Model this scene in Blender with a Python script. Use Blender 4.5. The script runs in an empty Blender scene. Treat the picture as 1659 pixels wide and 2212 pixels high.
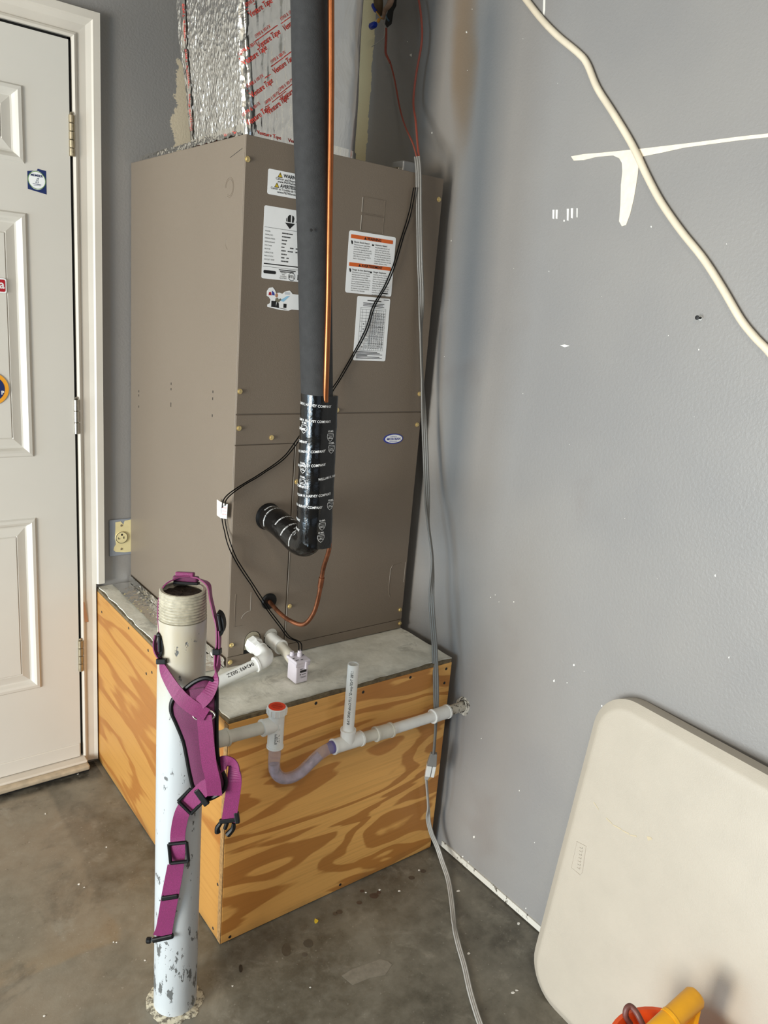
import bpy, bmesh, math, random
from mathutils import Vector, Matrix, noise
random.seed(7)
V = Vector
SC = bpy.context.scene
COL = SC.collection
PI = math.pi

# ------------------------------------------------------------------ camera
F, CAM = 1668.5, V((-1.3817, -2.2352, 1.4735))
YAW, PITCH, ROLL = 0.6725, 0.2562, 0.0867
IW, IH = 1659, 2212
FW = V((math.sin(YAW)*math.cos(PITCH), math.cos(YAW)*math.cos(PITCH), -math.sin(PITCH)))
_r = V((math.cos(YAW), -math.sin(YAW), 0)); _u = _r.cross(FW)
RT = _r*math.cos(ROLL) + _u*math.sin(ROLL); UP = -_r*math.sin(ROLL) + _u*math.cos(ROLL)
cd = bpy.data.cameras.new('camera'); cam = bpy.data.objects.new('camera', cd); COL.objects.link(cam)
cd.sensor_fit = 'VERTICAL'; cd.sensor_height = 36; cd.lens = 36*F/IH; cd.clip_start = 0.02
m = Matrix((RT, UP, -FW)).transposed().to_4x4(); m.translation = CAM; cam.matrix_world = m
SC.camera = cam

# ------------------------------------------------------------------ light
SC.view_settings.view_transform = 'Standard'; SC.view_settings.look = 'None'
SC.view_settings.gamma = 1; SC.view_settings.use_curve_mapping = False
SC.view_settings.exposure = 0.04
w = bpy.data.worlds.new('sky'); SC.world = w; w.use_nodes = True
w.node_tree.nodes['Background'].inputs[0].default_value = (0.72, 0.85, 1.0, 1)
w.node_tree.nodes['Background'].inputs[1].default_value = 0.3
def area(name, loc, target, sx, sy, power, color):
    l = bpy.data.lights.new(name, 'AREA'); l.shape = 'RECTANGLE'; l.size = sx; l.size_y = sy; l.energy = power; l.color = color
    o = bpy.data.objects.new(name, l); COL.objects.link(o); o.location = loc
    o.rotation_euler = (V(target) - V(loc)).to_track_quat('-Z', 'Y').to_euler(); return o
# daylight through the open garage door in the left wall: broad cool sky light, and the warm glow of a sunlit strip outside
area('garage_door_sky', (-4.25, -1.55, 0.78), (0, -1.55, 0.78), 2.5, 1.5, 150, (0.62, 0.83, 1.0))
area('garage_door_sunlit_strip', (-4.22, -1.60, 1.10), (0, -1.60, 1.10), 0.80, 1.9, 124, (1.0, 0.86, 0.66))
area('front_opening_fill', (-2.2, -5.42, 1.1), (-2.2, 0, 1.1), 2.6, 2.0, 5, (0.62, 0.79, 1.0))  # added dim cool fill behind the camera, set in an assumed opening
# the garage's ceiling bulb, behind and above the camera
area('ceiling_bulb', (-1.65, -2.75, 2.52), (-1.5, -2.4, 0), 0.28, 0.28, 16, (1.0, 0.90, 0.76))

# ------------------------------------------------------------------ helpers
def ray(u, v): return RT*((u-IW/2)/F) + UP*((IH/2-v)/F) + FW
def onX(u, v, x): d = ray(u, v); return CAM + d*((x-CAM.x)/d.x)
def onY(u, v, y): d = ray(u, v); return CAM + d*((y-CAM.y)/d.y)
def onZ(u, v, z): d = ray(u, v); return CAM + d*((z-CAM.z)/d.z)
def s2l(c): return tuple((x/12.92 if x <= .04045 else ((x+.055)/1.055)**2.4) for x in [k/255 for k in c])

def link(o, parent=None):
    COL.objects.link(o)
    if parent is not None: o.parent = parent
    return o
def tag(o, label=None, cat=None, group=None, kind=None):
    if label: o['label'] = label
    if cat: o['category'] = cat
    if group: o['group'] = group
    if kind: o['kind'] = kind
    return o
def empty(name, loc, label=None, cat=None, group=None, kind=None):
    o = bpy.data.objects.new(name, None); o.location = loc; o.empty_display_size = .02
    COL.objects.link(o); return tag(o, label, cat, group, kind)
def mesh(name, vs, fs, mt, parent=None, smooth=False):
    me = bpy.data.meshes.new(name)
    off = parent_loc(parent)
    me.from_pydata([tuple(V(v)-off) for v in vs], [], fs); me.update()
    bm = bmesh.new(); bm.from_mesh(me); bmesh.ops.recalc_face_normals(bm, faces=bm.faces); bm.to_mesh(me); bm.free()
    me.materials.append(mt)
    if smooth:
        for p in me.polygons: p.use_smooth = True
    return link(bpy.data.objects.new(name, me), parent)
def parent_loc(p):
    l = V((0, 0, 0))
    while p is not None: l = l + p.location; p = p.parent
    return l
def box(name, lo, hi, mt, parent=None, bev=0.0, seg=2):
    bm = bmesh.new(); lo, hi = V(lo), V(hi)
    bmesh.ops.create_cube(bm, size=1)
    c, s = (lo+hi)/2, hi-lo
    for v in bm.verts: v.co = V((v.co.x*s.x, v.co.y*s.y, v.co.z*s.z)) + c
    if bev: bmesh.ops.bevel(bm, geom=bm.edges[:], offset=bev, segments=seg, affect='EDGES', profile=.5)
    return frombm(name, bm, mt, parent)
def frombm(name, bm, mt, parent=None, smooth=False):
    off = parent_loc(parent)
    for v in bm.verts: v.co -= off
    me = bpy.data.meshes.new(name); bmesh.ops.recalc_face_normals(bm, faces=bm.faces); bm.to_mesh(me); bm.free(); me.materials.append(mt)
    if smooth:
        for p in me.polygons: p.use_smooth = True
    return link(bpy.data.objects.new(name, me), parent)
def prism(name, poly, n, t, mt, parent=None, bev=0):
    n = V(n).normalized(); k = len(poly)
    bm = bmesh.new()
    a = [bm.verts.new(V(p)) for p in poly]; b = [bm.verts.new(V(p)+n*t) for p in poly]
    bm.faces.new(a); f2 = bm.faces.new(b)
    for i in range(k): bm.faces.new((a[i], a[(i+1) % k], b[(i+1) % k], b[i]))
    if bev:
        bmesh.ops.bevel(bm, geom=list(f2.edges), offset=bev, segments=2, affect='EDGES', profile=.5)
    return frombm(name, bm, mt, parent)
def rrect(w, h, r, n=4, cx=0, cy=0):
    out = []
    for (sx, sy, a0) in ((1, 1, 0), (-1, 1, 90), (-1, -1, 180), (1, -1, 270)):
        for i in range(n+1):
            a = math.radians(a0+90*i/n); out.append((cx+sx*(w/2-r)+r*math.cos(a), cy+sy*(h/2-r)+r*math.sin(a)))
    return out
def catmull(pts, n=6):
    pts = [V(p) for p in pts]; out = []
    if len(pts) < 3: return pts
    P = [pts[0]*2-pts[1]] + pts + [pts[-1]*2-pts[-2]]
    for i in range(1, len(P)-2):
        p0, p1, p2, p3 = P[i-1:i+3]
        for j in range(n):
            t = j/n; out.append(.5*((2*p1)+(p2-p0)*t+(2*p0-5*p1+4*p2-p3)*t*t+(3*p1-p0-3*p2+p3)*t**3))
    return out + [pts[-1]]
def frames(pts, hint=None):
    T = []
    for i in range(len(pts)):
        a, b = pts[max(i-1, 0)], pts[min(i+1, len(pts)-1)]; T.append((b-a).normalized())
    n = V(hint) if hint is not None else (V((0, 0, 1)) if abs(T[0].z) < .9 else V((1, 0, 0)))
    N = []
    for t in T:
        n = (n - t*n.dot(t)); n.normalize(); N.append(n.copy())
    return T, N, [t.cross(k) for t, k in zip(T, N)]
def tube(name, pts, r, mt, parent=None, seg=12, sm=0, caps=True, hint=None, hollow=0):
    k = len(pts)
    P = catmull(pts, sm) if sm else [V(p) for p in pts]
    if isinstance(r, (list, tuple)):
        R = []
        for i in range(len(P)):
            t = i/(len(P)-1)*(k-1); j = min(int(t), k-2); R.append(r[j]+(r[j+1]-r[j])*(t-j))
    else: R = [r]*len(P)
    T, N, B = frames(P, hint); vs = []; fs = []
    for p, n, b, rr in zip(P, N, B, R):
        for j in range(seg): a = 2*PI*j/seg; vs.append(p+n*(rr*math.cos(a))+b*(rr*math.sin(a)))
    for i in range(len(P)-1):
        for j in range(seg): fs.append((i*seg+j, i*seg+(j+1) % seg, (i+1)*seg+(j+1) % seg, (i+1)*seg+j))
    if hollow:                      # open pipe mouth at the far end
        o = len(vs); e = len(P)-1
        for d, q in ((0, R[-1]-hollow), (.03, R[-1]-hollow)):
            for j in range(seg):
                a = 2*PI*j/seg; vs.append(P[e]-T[e]*d+N[e]*(q*math.cos(a))+B[e]*(q*math.sin(a)))
        for j in range(seg):
            fs.append((e*seg+j, e*seg+(j+1) % seg, o+(j+1) % seg, o+j)); fs.append((o+j, o+(j+1) % seg, o+seg+(j+1) % seg, o+seg+j))
        fs.append(tuple(range(o+seg, o+2*seg))); fs.append(tuple(range(seg-1, -1, -1)))
    elif caps:
        fs.append(tuple(range(seg-1, -1, -1))); fs.append(tuple(range((len(P)-1)*seg, len(P)*seg)))
    o = mesh(name, vs, fs, mt, parent, smooth=True)
    sharp(o); return o
def sharp(o, ang=40):
    me = o.data
    bm = bmesh.new(); bm.from_mesh(me)
    for e in bm.edges:
        if len(e.link_faces) == 2 and e.calc_face_angle(0) > math.radians(ang): e.smooth = False
    bm.to_mesh(me); bm.free()
def ribbon(name, pts, wd, width, thick, mt, parent=None, sm=6):
    k = len(pts); P = catmull(pts, sm) if sm else [V(p) for p in pts]
    def lerp(seq, i):
        t = i/(len(P)-1)*(k-1); j = min(int(t), k-2); return seq[j]*(1-(t-j))+seq[j+1]*(t-j)
    if not isinstance(wd, list): wd = [V(wd)]*k
    wd = [V(x).normalized() for x in wd]
    wl = width if isinstance(width, list) else [width]*k
    vs = []; fs = []
    for i, p in enumerate(P):
        t = (P[min(i+1, len(P)-1)]-P[max(i-1, 0)]).normalized(); a = lerp(wd, i); a = (a-t*a.dot(t)).normalized(); n = t.cross(a)
        h = lerp(wl, i)/2; e = thick/2
        vs += [p-a*h-n*e, p+a*h-n*e, p+a*h+n*e, p-a*h+n*e]
    for i in range(len(P)-1):
        for j in range(4): fs.append((i*4+j, i*4+(j+1) % 4, i*4+4+(j+1) % 4, i*4+4+j))
    L = len(P)*4; fs += [(3, 2, 1, 0), (L-4, L-3, L-2, L-1)]
    return mesh(name, vs, fs, mt, parent)
def lathe(name, prof, base, axis, mt, parent=None, seg=24, smooth=True):
    axis = V(axis).normalized(); h = V((1, 0, 0)) if abs(axis.x) < .9 else V((0, 0, 1))
    n = (h-axis*h.dot(axis)).normalized(); b = axis.cross(n); base = V(base); vs = []; fs = []
    for (r, z) in prof:
        for j in range(seg): a = 2*PI*j/seg; vs.append(base+axis*z+n*(r*math.cos(a))+b*(r*math.sin(a)))
    for i in range(len(prof)-1):
        for j in range(seg): fs.append((i*seg+j, i*seg+(j+1) % seg, (i+1)*seg+(j+1) % seg, (i+1)*seg+j))
    fs.append(tuple(range(seg-1, -1, -1))); fs.append(tuple(range((len(prof)-1)*seg, len(prof)*seg)))
    o = mesh(name, vs, fs, mt, parent, smooth=smooth)
    if smooth: sharp(o, 35)
    return o
def merge(name, objs, parent=None):
    """join meshes (all one material set) into one object"""
    vs = []; fs = []; mi = []; mats = []
    for o in objs:
        b = len(vs); L = parent_loc(o.parent)
        for v in o.data.vertices: vs.append(v.co+L+o.location)
        mt = o.data.materials[0]
        if mt not in mats: mats.append(mt)
        for p in o.data.polygons: fs.append([b+i for i in p.vertices]); mi.append((mats.index(mt), p.use_smooth))
        me = o.data; bpy.data.objects.remove(o); bpy.data.meshes.remove(me)
    off = parent_loc(parent)
    me = bpy.data.meshes.new(name); me.from_pydata([tuple(v-off) for v in vs], [], fs); me.update()
    for mt in mats: me.materials.append(mt)
    for p, (k, s) in zip(me.polygons, mi): p.material_index = k; p.use_smooth = s
    o = link(bpy.data.objects.new(name, me), parent)
    sharp(o); return o
# flat print: lettering turned into mesh, mapped by a function (tx, ty) -> point
def glyphs(s, size, align='LEFT', bold=0.0, space=1.0, line=1.0, sx=1.0):
    c = bpy.data.curves.new('print', 'FONT'); c.body = s; c.size = size; c.align_x = align; c.resolution_u = 2
    c.offset = bold*size; c.space_character = space; c.space_line = line; c.fill_mode = 'FRONT'
    o = bpy.data.objects.new('print', c); me = bpy.data.meshes.new_from_object(o)
    vs = [(v.co.x*sx, v.co.y) for v in me.vertices]; fs = [tuple(p.vertices) for p in me.polygons]
    bpy.data.objects.remove(o); bpy.data.curves.remove(c); bpy.data.meshes.remove(me)
    return vs, fs
class Print:
    def __init__(self): self.vs = []; self.fs = []
    def add(self, g, fn):
        b = len(self.vs)
        for (x, y) in g[0]: self.vs.append(fn(x, y))
        for f in g[1]: self.fs.append(tuple(b+i for i in f))
    def text(self, s, size, fn, **k): self.add(glyphs(s, size, **k), fn)
    def poly(self, pts, fn): self.add((pts, [tuple(range(len(pts)))]), fn)
    def rect(self, x0, y0, x1, y1, fn, nx=1):
        for i in range(nx):
            a, b = x0+(x1-x0)*i/nx, x0+(x1-x0)*(i+1)/nx; self.poly([(a, y0), (b, y0), (b, y1), (a, y1)], fn)
    def line(self, x0, y0, x1, y1, w, fn):
        d = V((x1-x0, y1-y0)).normalized(); n = V((-d.y, d.x))*(w/2)
        self.poly([(x0-n.x, y0-n.y), (x1-n.x, y1-n.y), (x1+n.x, y1+n.y), (x0+n.x, y0+n.y)], fn)
    def ring(self, cx, cy, r, w, fn, n=24):
        for i in range(n):
            a, b = 2*PI*i/n, 2*PI*(i+1)/n
            self.poly([(cx+(r-w)*math.cos(a), cy+(r-w)*math.sin(a)), (cx+r*math.cos(a), cy+r*math.sin(a)), (cx+r*math.cos(b), cy+r*math.sin(b)), (cx+(r-w)*math.cos(b), cy+(r-w)*math.sin(b))], fn)
    def build(self, name, mt, parent): 
        me = bpy.data.meshes.new(name); off = parent_loc(parent)
        me.from_pydata([tuple(V(v)-off) for v in self.vs], [], self.fs); me.update(); me.materials.append(mt)
        return link(bpy.data.objects.new(name, me), parent)

# ------------------------------------------------------------------ materials
def nt(name):
    mt = bpy.data.materials.new(name); mt.use_nodes = True; t = mt.node_tree; return mt, t, t.nodes['Principled BSDF']
def N(t, typ, **k):
    n = t.nodes.new(typ)
    for a, b in k.items():
        if a == 'inp':
            for i, v in b.items(): n.inputs[i].default_value = v
        else: setattr(n, a, b)
    return n
def L(t, a, b): t.links.new(a, b)
def coords(t, scale=(1, 1, 1), rot=(0, 0, 0)):
    c = N(t, 'ShaderNodeTexCoord'); mp = N(t, 'ShaderNodeMapping'); mp.inputs['Scale'].default_value = scale; mp.inputs['Rotation'].default_value = rot
    g = N(t, 'ShaderNodeNewGeometry'); L(t, g.outputs['Position'], mp.inputs[0]); return mp.outputs[0]
def noi(t, vec, sc, det=4, rough=.55, dist=0):
    n = N(t, 'ShaderNodeTexNoise', inp={'Scale': sc, 'Detail': det, 'Roughness': rough, 'Distortion': dist}); L(t, vec, n.inputs['Vector']); return n.outputs[0]
def ramp(t, fac, stops, interp='LINEAR'):
    r = N(t, 'ShaderNodeValToRGB'); e = r.color_ramp.elements; r.color_ramp.interpolation = interp
    while len(e) < len(stops): e.new(.5)
    for k, (p, c) in zip(e, stops): k.position = p; k.color = (*c, 1) if len(c) == 3 else c
    L(t, fac, r.inputs[0]); return r.outputs[0]
def mix(t, fac, a, b, mode='MIX'):
    n = N(t, 'ShaderNodeMix', data_type='RGBA', blend_type=mode)
    for i, x in ((0, fac), (6, a), (7, b)):
        if isinstance(x, (int, float)): n.inputs[i].default_value = x
        elif isinstance(x, tuple): n.inputs[i].default_value = (*x, 1) if len(x) == 3 else x
        else: L(t, x, n.inputs[i])
    return n.outputs[2]
def mth(t, op, a, b=0.0, c=None, clamp=False):
    n = N(t, 'ShaderNodeMath', operation=op, use_clamp=clamp)
    for i, x in enumerate((a, b, c)):
        if x is None: continue
        if isinstance(x, (int, float)): n.inputs[i].default_value = x
        else: L(t, x, n.inputs[i])
    return n.outputs[0]
def sstep(t, x, lo, hi):
    n = N(t, 'ShaderNodeMapRange', interpolation_type='SMOOTHSTEP', inp={1: lo, 2: hi}); L(t, x, n.inputs[0]); return n.outputs[0]
def bump(t, bs, h, dist=.001, st=1.0):
    b = N(t, 'ShaderNodeBump', inp={'Strength': st, 'Distance': dist}); L(t, h, b.inputs['Height']); L(t, b.outputs[0], bs.inputs['Normal'])
def xyz(t):
    g = N(t, 'ShaderNodeNewGeometry'); s = N(t, 'ShaderNodeSeparateXYZ'); L(t, g.outputs['Position'], s.inputs[0]); return s.outputs
def M(name, rgb, rough=.5, metal=0.0, var=.06, vs=25, bp=0.0, bs_=200, **k):
    mt, t, b = nt(name); c = s2l(rgb); vec = coords(t)
    col = ramp(t, noi(t, vec, vs), [(.3, tuple(x*(1-var) for x in c)), (.7, tuple(min(1, x*(1+var)) for x in c))])
    L(t, col, b.inputs['Base Color']); b.inputs['Roughness'].default_value = rough; b.inputs['Metallic'].default_value = metal
    if bp: bump(t, b, noi(t, vec, bs_), bp)
    for a, v in k.items(): b.inputs[a.replace('_', ' ')].default_value = v
    return mt

def wall_mat(side):
    mt, t, b = nt('painted_drywall_'+side); vec = coords(t); o = xyz(t)
    base = mix(t, sstep(t, noi(t, vec, 1.8, 3), .3, .7), s2l((135, 133, 132)), s2l((144, 141, 138)))
    n1 = noi(t, vec, 30, 5, .7); n2 = noi(t, vec, 5, 4, .6)
    if side == 'right':
        # soot and rust stain high up, greasy smudges, bare cream wall beside the duct
        dy = mth(t, 'ADD', o[1], .655); dz = mth(t, 'SUBTRACT', o[2], 2.10)
        e = mth(t, 'ADD', mth(t, 'POWER', mth(t, 'ABSOLUTE', mth(t, 'MULTIPLY', mth(t, 'ADD', dy, mth(t, 'MULTIPLY', dz, -.12)), 20)), 2), mth(t, 'POWER', mth(t, 'ABSOLUTE', mth(t, 'MULTIPLY', dz, 4.2)), 2))
        st = mth(t, 'MULTIPLY', sstep(t, mth(t, 'SUBTRACT', e, mth(t, 'MULTIPLY', n2, 1.2)), .8, -.5), .75)
        base = mix(t, st, base, s2l((128, 108, 84)))
        sm = mth(t, 'MULTIPLY', sstep(t, noi(t, vec, 3.2, 3), .6, .75), .22); base = mix(t, sm, base, s2l((118, 105, 98)))
        edge = mth(t, 'ADD', o[1], mth(t, 'MULTIPLY', mth(t, 'SUBTRACT', n1, .5), .03))
        cm = mth(t, 'MULTIPLY', mth(t, 'GREATER_THAN', edge, -.275), mth(t, 'GREATER_THAN', o[2], 1.8))
        base = mix(t, cm, base, s2l((205, 190, 150)))
    else:
        n3 = noi(t, coords(t, (1, 1, 1)), 22, 6, .75)
        edge = mth(t, 'ADD', mth(t, 'ADD', o[0], mth(t, 'MULTIPLY', mth(t, 'SUBTRACT', n3, .5), .09)), mth(t, 'MULTIPLY', mth(t, 'SUBTRACT', n2, .5), .06))
        cm = mth(t, 'MULTIPLY', mth(t, 'GREATER_THAN', edge, -.452), mth(t, 'LESS_THAN', mth(t, 'ADD', o[2], mth(t, 'MULTIPLY', n3, .1)), 2.13))
        base = mix(t, cm, base, s2l((214, 200, 175)))
    L(t, base, b.inputs['Base Color']); b.inputs['Roughness'].default_value = .42
    bump(t, b, noi(t, vec, 160, 3, .6), .0012, .6); return mt
def plywood(name, axis, light, dark, seed, mult=14.0, lo=.45, hi=.64, strength=.92, warp=.5):
    mt, t, b = nt(name); sc = {'X': (.95, 1, 5.4), 'Y': (1, .8, 4.6)}[axis]
    vec0 = coords(t, sc, (0, 0, 0)); ad = N(t, 'ShaderNodeVectorMath', operation='ADD'); L(t, vec0, ad.inputs[0]); ad.inputs[1].default_value = (seed, seed*.7, seed*.3); vec = ad.outputs[0]
    h = noi(t, vec, 1.30, 3, .5, warp)
    band = mth(t, 'PINGPONG', mth(t, 'MULTIPLY', h, mult), 1.0)
    edge = mth(t, 'MULTIPLY', mth(t, 'SUBTRACT', noi(t, coords(t, (14, 14, 60)), 1.0, 3), .5), .28)
    band2 = sstep(t, mth(t, 'ADD', band, edge), lo, hi)
    fine = noi(t, coords(t, (3, 3, 160)), 1.0, 4, .6)
    soft = noi(t, vec, .8, 2)
    lt = mix(t, sstep(t, soft, .35, .65), light, tuple(x*.86 for x in light))
    col = mix(t, mth(t, 'MULTIPLY', band2, strength), lt, dark)
    col = mix(t, mth(t, 'MULTIPLY', sstep(t, fine, .45, .8), .3), col, tuple(x*.66 for x in dark))
    o = xyz(t); gr = mth(t, 'MULTIPLY', sstep(t, mth(t, 'ADD', o[2], mth(t, 'MULTIPLY', noi(t, coords(t), 9, 4), .08)), .075, .02), .45); col = mix(t, gr, col, s2l((96, 78, 54)))
    L(t, col, b.inputs['Base Color']); b.inputs['Roughness'].default_value = .48
    bump(t, b, fine, .0006, .5); return mt
def concrete(name, a, bcol, c, sc=3.0, rough=.45, floor=False):
    mt, t, b = nt(name); vec = coords(t); n = noi(t, vec, sc, 6, .62, .4); n2 = noi(t, vec, sc*7, 5, .7)
    col = ramp(t, n, [(.3, a), (.5, bcol), (.72, c)])
    if floor:
        o = xyz(t); w1 = mth(t, 'MULTIPLY', mth(t, 'SUBTRACT', noi(t, vec, 6, 3), .5), .06)
        # older, tan coloured slab patch by the door, with a rusty rim
        ey = sstep(t, mth(t, 'ADD', mth(t, 'ADD', o[1], .742), w1), -.006, .010); ex = sstep(t, mth(t, 'SUBTRACT', -.862, mth(t, 'ADD', o[0], w1)), -.006, .012)
        pm = mth(t, 'MULTIPLY', ey, ex); col = mix(t, mth(t, 'MULTIPLY', pm, .7), col, mix(t, n2, s2l((116, 107, 92)), s2l((142, 134, 118))))
        rim = mth(t, 'MULTIPLY', pm, sstep(t, mth(t, 'ADD', o[1], w1), -.64, -.74)); col = mix(t, mth(t, 'MULTIPLY', rim, .32), col, s2l((142, 114, 72)))
        tan = mth(t, 'MULTIPLY', sstep(t, o[0], -.70, -.80), sstep(t, noi(t, vec, 2.2, 4), .40, .62)); col = mix(t, mth(t, 'MULTIPLY', tan, .55), col, s2l((138, 122, 102)))
        dk = sstep(t, noi(t, vec, 4.5, 6, .65, .8), .52, .70); col = mix(t, mth(t, 'MULTIPLY', dk, .6), col, s2l((70, 65, 56)))
        lt_ = sstep(t, noi(t, vec, 9.0, 6, .7, .5), .54, .72); col = mix(t, mth(t, 'MULTIPLY', lt_, .55), col, s2l((150, 146, 134)))
        gap = sstep(t, mth(t, 'ADD', o[1], w1), -.105, -.07); col = mix(t, mth(t, 'MULTIPLY', mth(t, 'MULTIPLY', gap, mth(t, 'LESS_THAN', o[0], -.70)), .85), col, s2l((38, 38, 36)))
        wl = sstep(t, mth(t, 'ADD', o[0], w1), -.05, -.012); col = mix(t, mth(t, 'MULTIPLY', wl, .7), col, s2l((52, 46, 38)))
    if not floor:
        dk = sstep(t, noi(t, vec, 14, 6, .7, .8), .54, .68); col = mix(t, mth(t, 'MULTIPLY', dk, .7), col, s2l((84, 78, 64)))
        o = xyz(t); fe = mth(t, 'ADD', o[1], mth(t, 'MULTIPLY', noi(t, vec, 25, 4), .05)); col = mix(t, mth(t, 'MULTIPLY', sstep(t, fe, -.835, -.862), .7), col, s2l((86, 76, 56)))
    sp = sstep(t, noi(t, vec, 120, 2), .66, .75); col = mix(t, mth(t, 'MULTIPLY', sp, .18), col, (.7, .67, .6))
    col = mix(t, .5, col, mix(t, n2, tuple(x*.75 for x in bcol), tuple(min(1, x*1.3) for x in c)), 'MIX') if not floor else mix(t, mth(t, 'MULTIPLY', sstep(t, n2, .35, .7), .25), col, tuple(min(1, x*1.4) for x in c))
    L(t, col, b.inputs['Base Color']); L(t, ramp(t, n2, [(.3, (rough-.12,)*3), (.7, (rough+.2,)*3)]), b.inputs['Roughness'])
    bump(t, b, n2, .0012, .5); return mt
def chipped(name, paint, under, lo, hi, sc=40, rough=.35, zdep=None, yellow=None):
    mt, t, b = nt(name); vec = coords(t, (1, 1, .45)); n = noi(t, vec, sc, 5, .7); thr = n
    if zdep:
        o = xyz(t); thr = mth(t, 'ADD', n, mth(t, 'MULTIPLY', sstep(t, o[2], zdep[0], zdep[1]), zdep[2]))
    ch = sstep(t, thr, lo, hi); pc = paint
    if yellow:
        o = xyz(t); pc = mix(t, mth(t, 'MULTIPLY', sstep(t, o[2], .62, .86), sstep(t, noi(t, vec, 9, 4), .25, .6)), paint, yellow)
    L(t, mix(t, ch, pc, under), b.inputs['Base Color']); b.inputs['Roughness'].default_value = rough
    iv = mth(t, 'SUBTRACT', 1.0, ch); bump(t, b, mth(t, 'ADD', iv, mth(t, 'MULTIPLY', noi(t, vec, 60), .4)), .0012, .7); return mt
def foil(name, sc, base=(.80, .80, .79), rough=.2, bd=.003):
    mt, t, b = nt(name); vec = coords(t, (1, 1, .6)); vo = N(t, 'ShaderNodeTexVoronoi', inp={'Scale': sc}); L(t, vec, vo.inputs['Vector'])
    h = mth(t, 'ADD', vo.outputs[0], noi(t, vec, sc*.5, 4, .6, 1.0))
    b.inputs['Base Color'].default_value = (*base, 1); b.inputs['Metallic'].default_value = 1; b.inputs['Roughness'].default_value = rough; bump(t, b, h, bd, .8); return mt
def weave(name, rgb, rough=.6):
    mt, t, b = nt(name); c = s2l(rgb); vec = coords(t)
    n = noi(t, vec, 900, 1); n2 = noi(t, vec, 30, 3)
    col = mix(t, sstep(t, n, .35, .7), tuple(x*.72 for x in c), tuple(min(1, x*1.25) for x in c)); col = mix(t, mth(t, 'MULTIPLY', n2, .3), col, tuple(x*.6 for x in c))
    L(t, col, b.inputs['Base Color']); b.inputs['Roughness'].default_value = rough; b.inputs['Sheen Weight'].default_value = .15
    bump(t, b, n, .0004, .6); return mt

m_wr, m_wb = wall_mat('right'), wall_mat('back')
m_plain = M('plain_garage_wall', (120, 116, 110), .7)
m_ceil = M('ceiling_paint', (150, 147, 140), .8)
m_floor = concrete('stained_concrete', s2l((72, 68, 58)), s2l((98, 94, 83)), s2l((132, 128, 116)), 3.2, .36, True)
m_top = concrete('cement_board', s2l((168, 164, 150)), s2l((212, 208, 194)), s2l((236, 232, 220)), 9, .7)
m_door = M('white_door_paint', (208, 204, 196), .38, var=.02, vs=4)
m_trim = M('white_trim_paint', (208, 201, 190), .42, var=.05, vs=6)
m_unit = M('taupe_cabinet_enamel', (118, 106, 93), .42, var=.025, vs=3, bp=.0003, bs_=500)
m_dark = M('dark_gap', (18, 17, 16), .8)
m_black = M('black_plastic', (12, 12, 13), .42, Specular_IOR_Level=.25)
m_blackwire = M('black_wire_jacket', (6, 6, 6), .6, Specular_IOR_Level=.08)
m_foam = M('black_foam_insulation', (44, 44, 45), .8, var=.18, vs=60, bp=.0005, bs_=400)
m_tape = M('black_vinyl_tape', (14, 14, 15), .16, var=.1, bp=.002, bs_=35)
m_white = M('white_print', (225, 225, 225), .5)
m_ink = M('black_print', (22, 22, 24), .6)
m_paper = M('white_label_paper', (240, 242, 244), .4, var=.02)
m_orange = M('orange_print', (214, 98, 34), .5)
m_yellowp = M('yellow_print', (228, 196, 40), .5)
m_redp = M('red_print', (196, 62, 52), .42)
m_redsign = M('red_sticker', (170, 22, 36), .4)
m_navy = M('navy_print', (22, 42, 96), .4)
m_gold = M('gold_sticker', (232, 160, 46), .4)
m_greenp = M('green_print', (110, 150, 84), .5)
m_blueprint = M('blue_print', (44, 56, 150), .4)
m_sky = M('pale_blue_print', (150, 200, 232), .4)
m_skin = M('tan_print', (176, 128, 100), .5)
m_khaki = M('khaki_print', (120, 116, 100), .5)
m_brass = M('brass_screw', (232, 208, 150), .3, .8)
m_steel = M('worn_steel', (176, 170, 158), .3, 1.0, var=.15, vs=80)
m_oldhinge = M('tarnished_hinge', (168, 156, 132), .38, .8, var=.15, vs=90)
m_copper = M('bright_copper', (160, 98, 62), .38, 1.0, var=.1, vs=40)
m_copold = M('heat_stained_copper', (138, 88, 62), .42, .85, var=.5, vs=45)
m_pvc = M('white_pvc', (226, 226, 222), .32, var=.04, vs=40)
m_pvcold = M('dusty_white_pvc', (202, 198, 186), .42, var=.1, vs=30)
m_cap = M('red_orange_cap_label', (238, 72, 34), .4)
m_grey = M('grey_cord_jacket', (112, 110, 106), .4)
m_whitecord = M('white_cord_jacket', (172, 170, 165), .4)
m_redwire = M('red_brown_wire', (150, 72, 58), .4)
m_bluenut = M('blue_wire_nut', (20, 52, 170), .35)
m_orangenut = M('orange_wire_nut', (206, 146, 50), .4)
m_cream = M('cream_cable_jacket', (224, 212, 190), .4, var=.08, vs=20)
m_plaster = M('bare_plaster', (232, 222, 204), .75, var=.08, vs=60, bp=.001, bs_=160)
m_chip = M('chipped_paint_white', (228, 226, 220), .7)
m_pole = chipped('chipped_white_enamel', s2l((182, 187, 190)), s2l((96, 98, 98)), .63, .66, 45, .3, (.40, .0, .09), s2l((176, 166, 144)))
m_thread = M('painted_pipe_thread', (176, 170, 152), .4, var=.2, vs=120)
m_dirt = M('oily_dirt', (44, 34, 26), .6, var=.5, vs=90, bp=.003, bs_=120)
m_foil = foil('crumpled_foil', 150, (.86, .855, .84), .20, .0028)
m_foil2 = foil('smooth_grey_foil', 16, (.70, .71, .72), .30, .006)
m_ftape = foil('foil_tape', 22, (.84, .83, .80), .15, .003)
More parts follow.
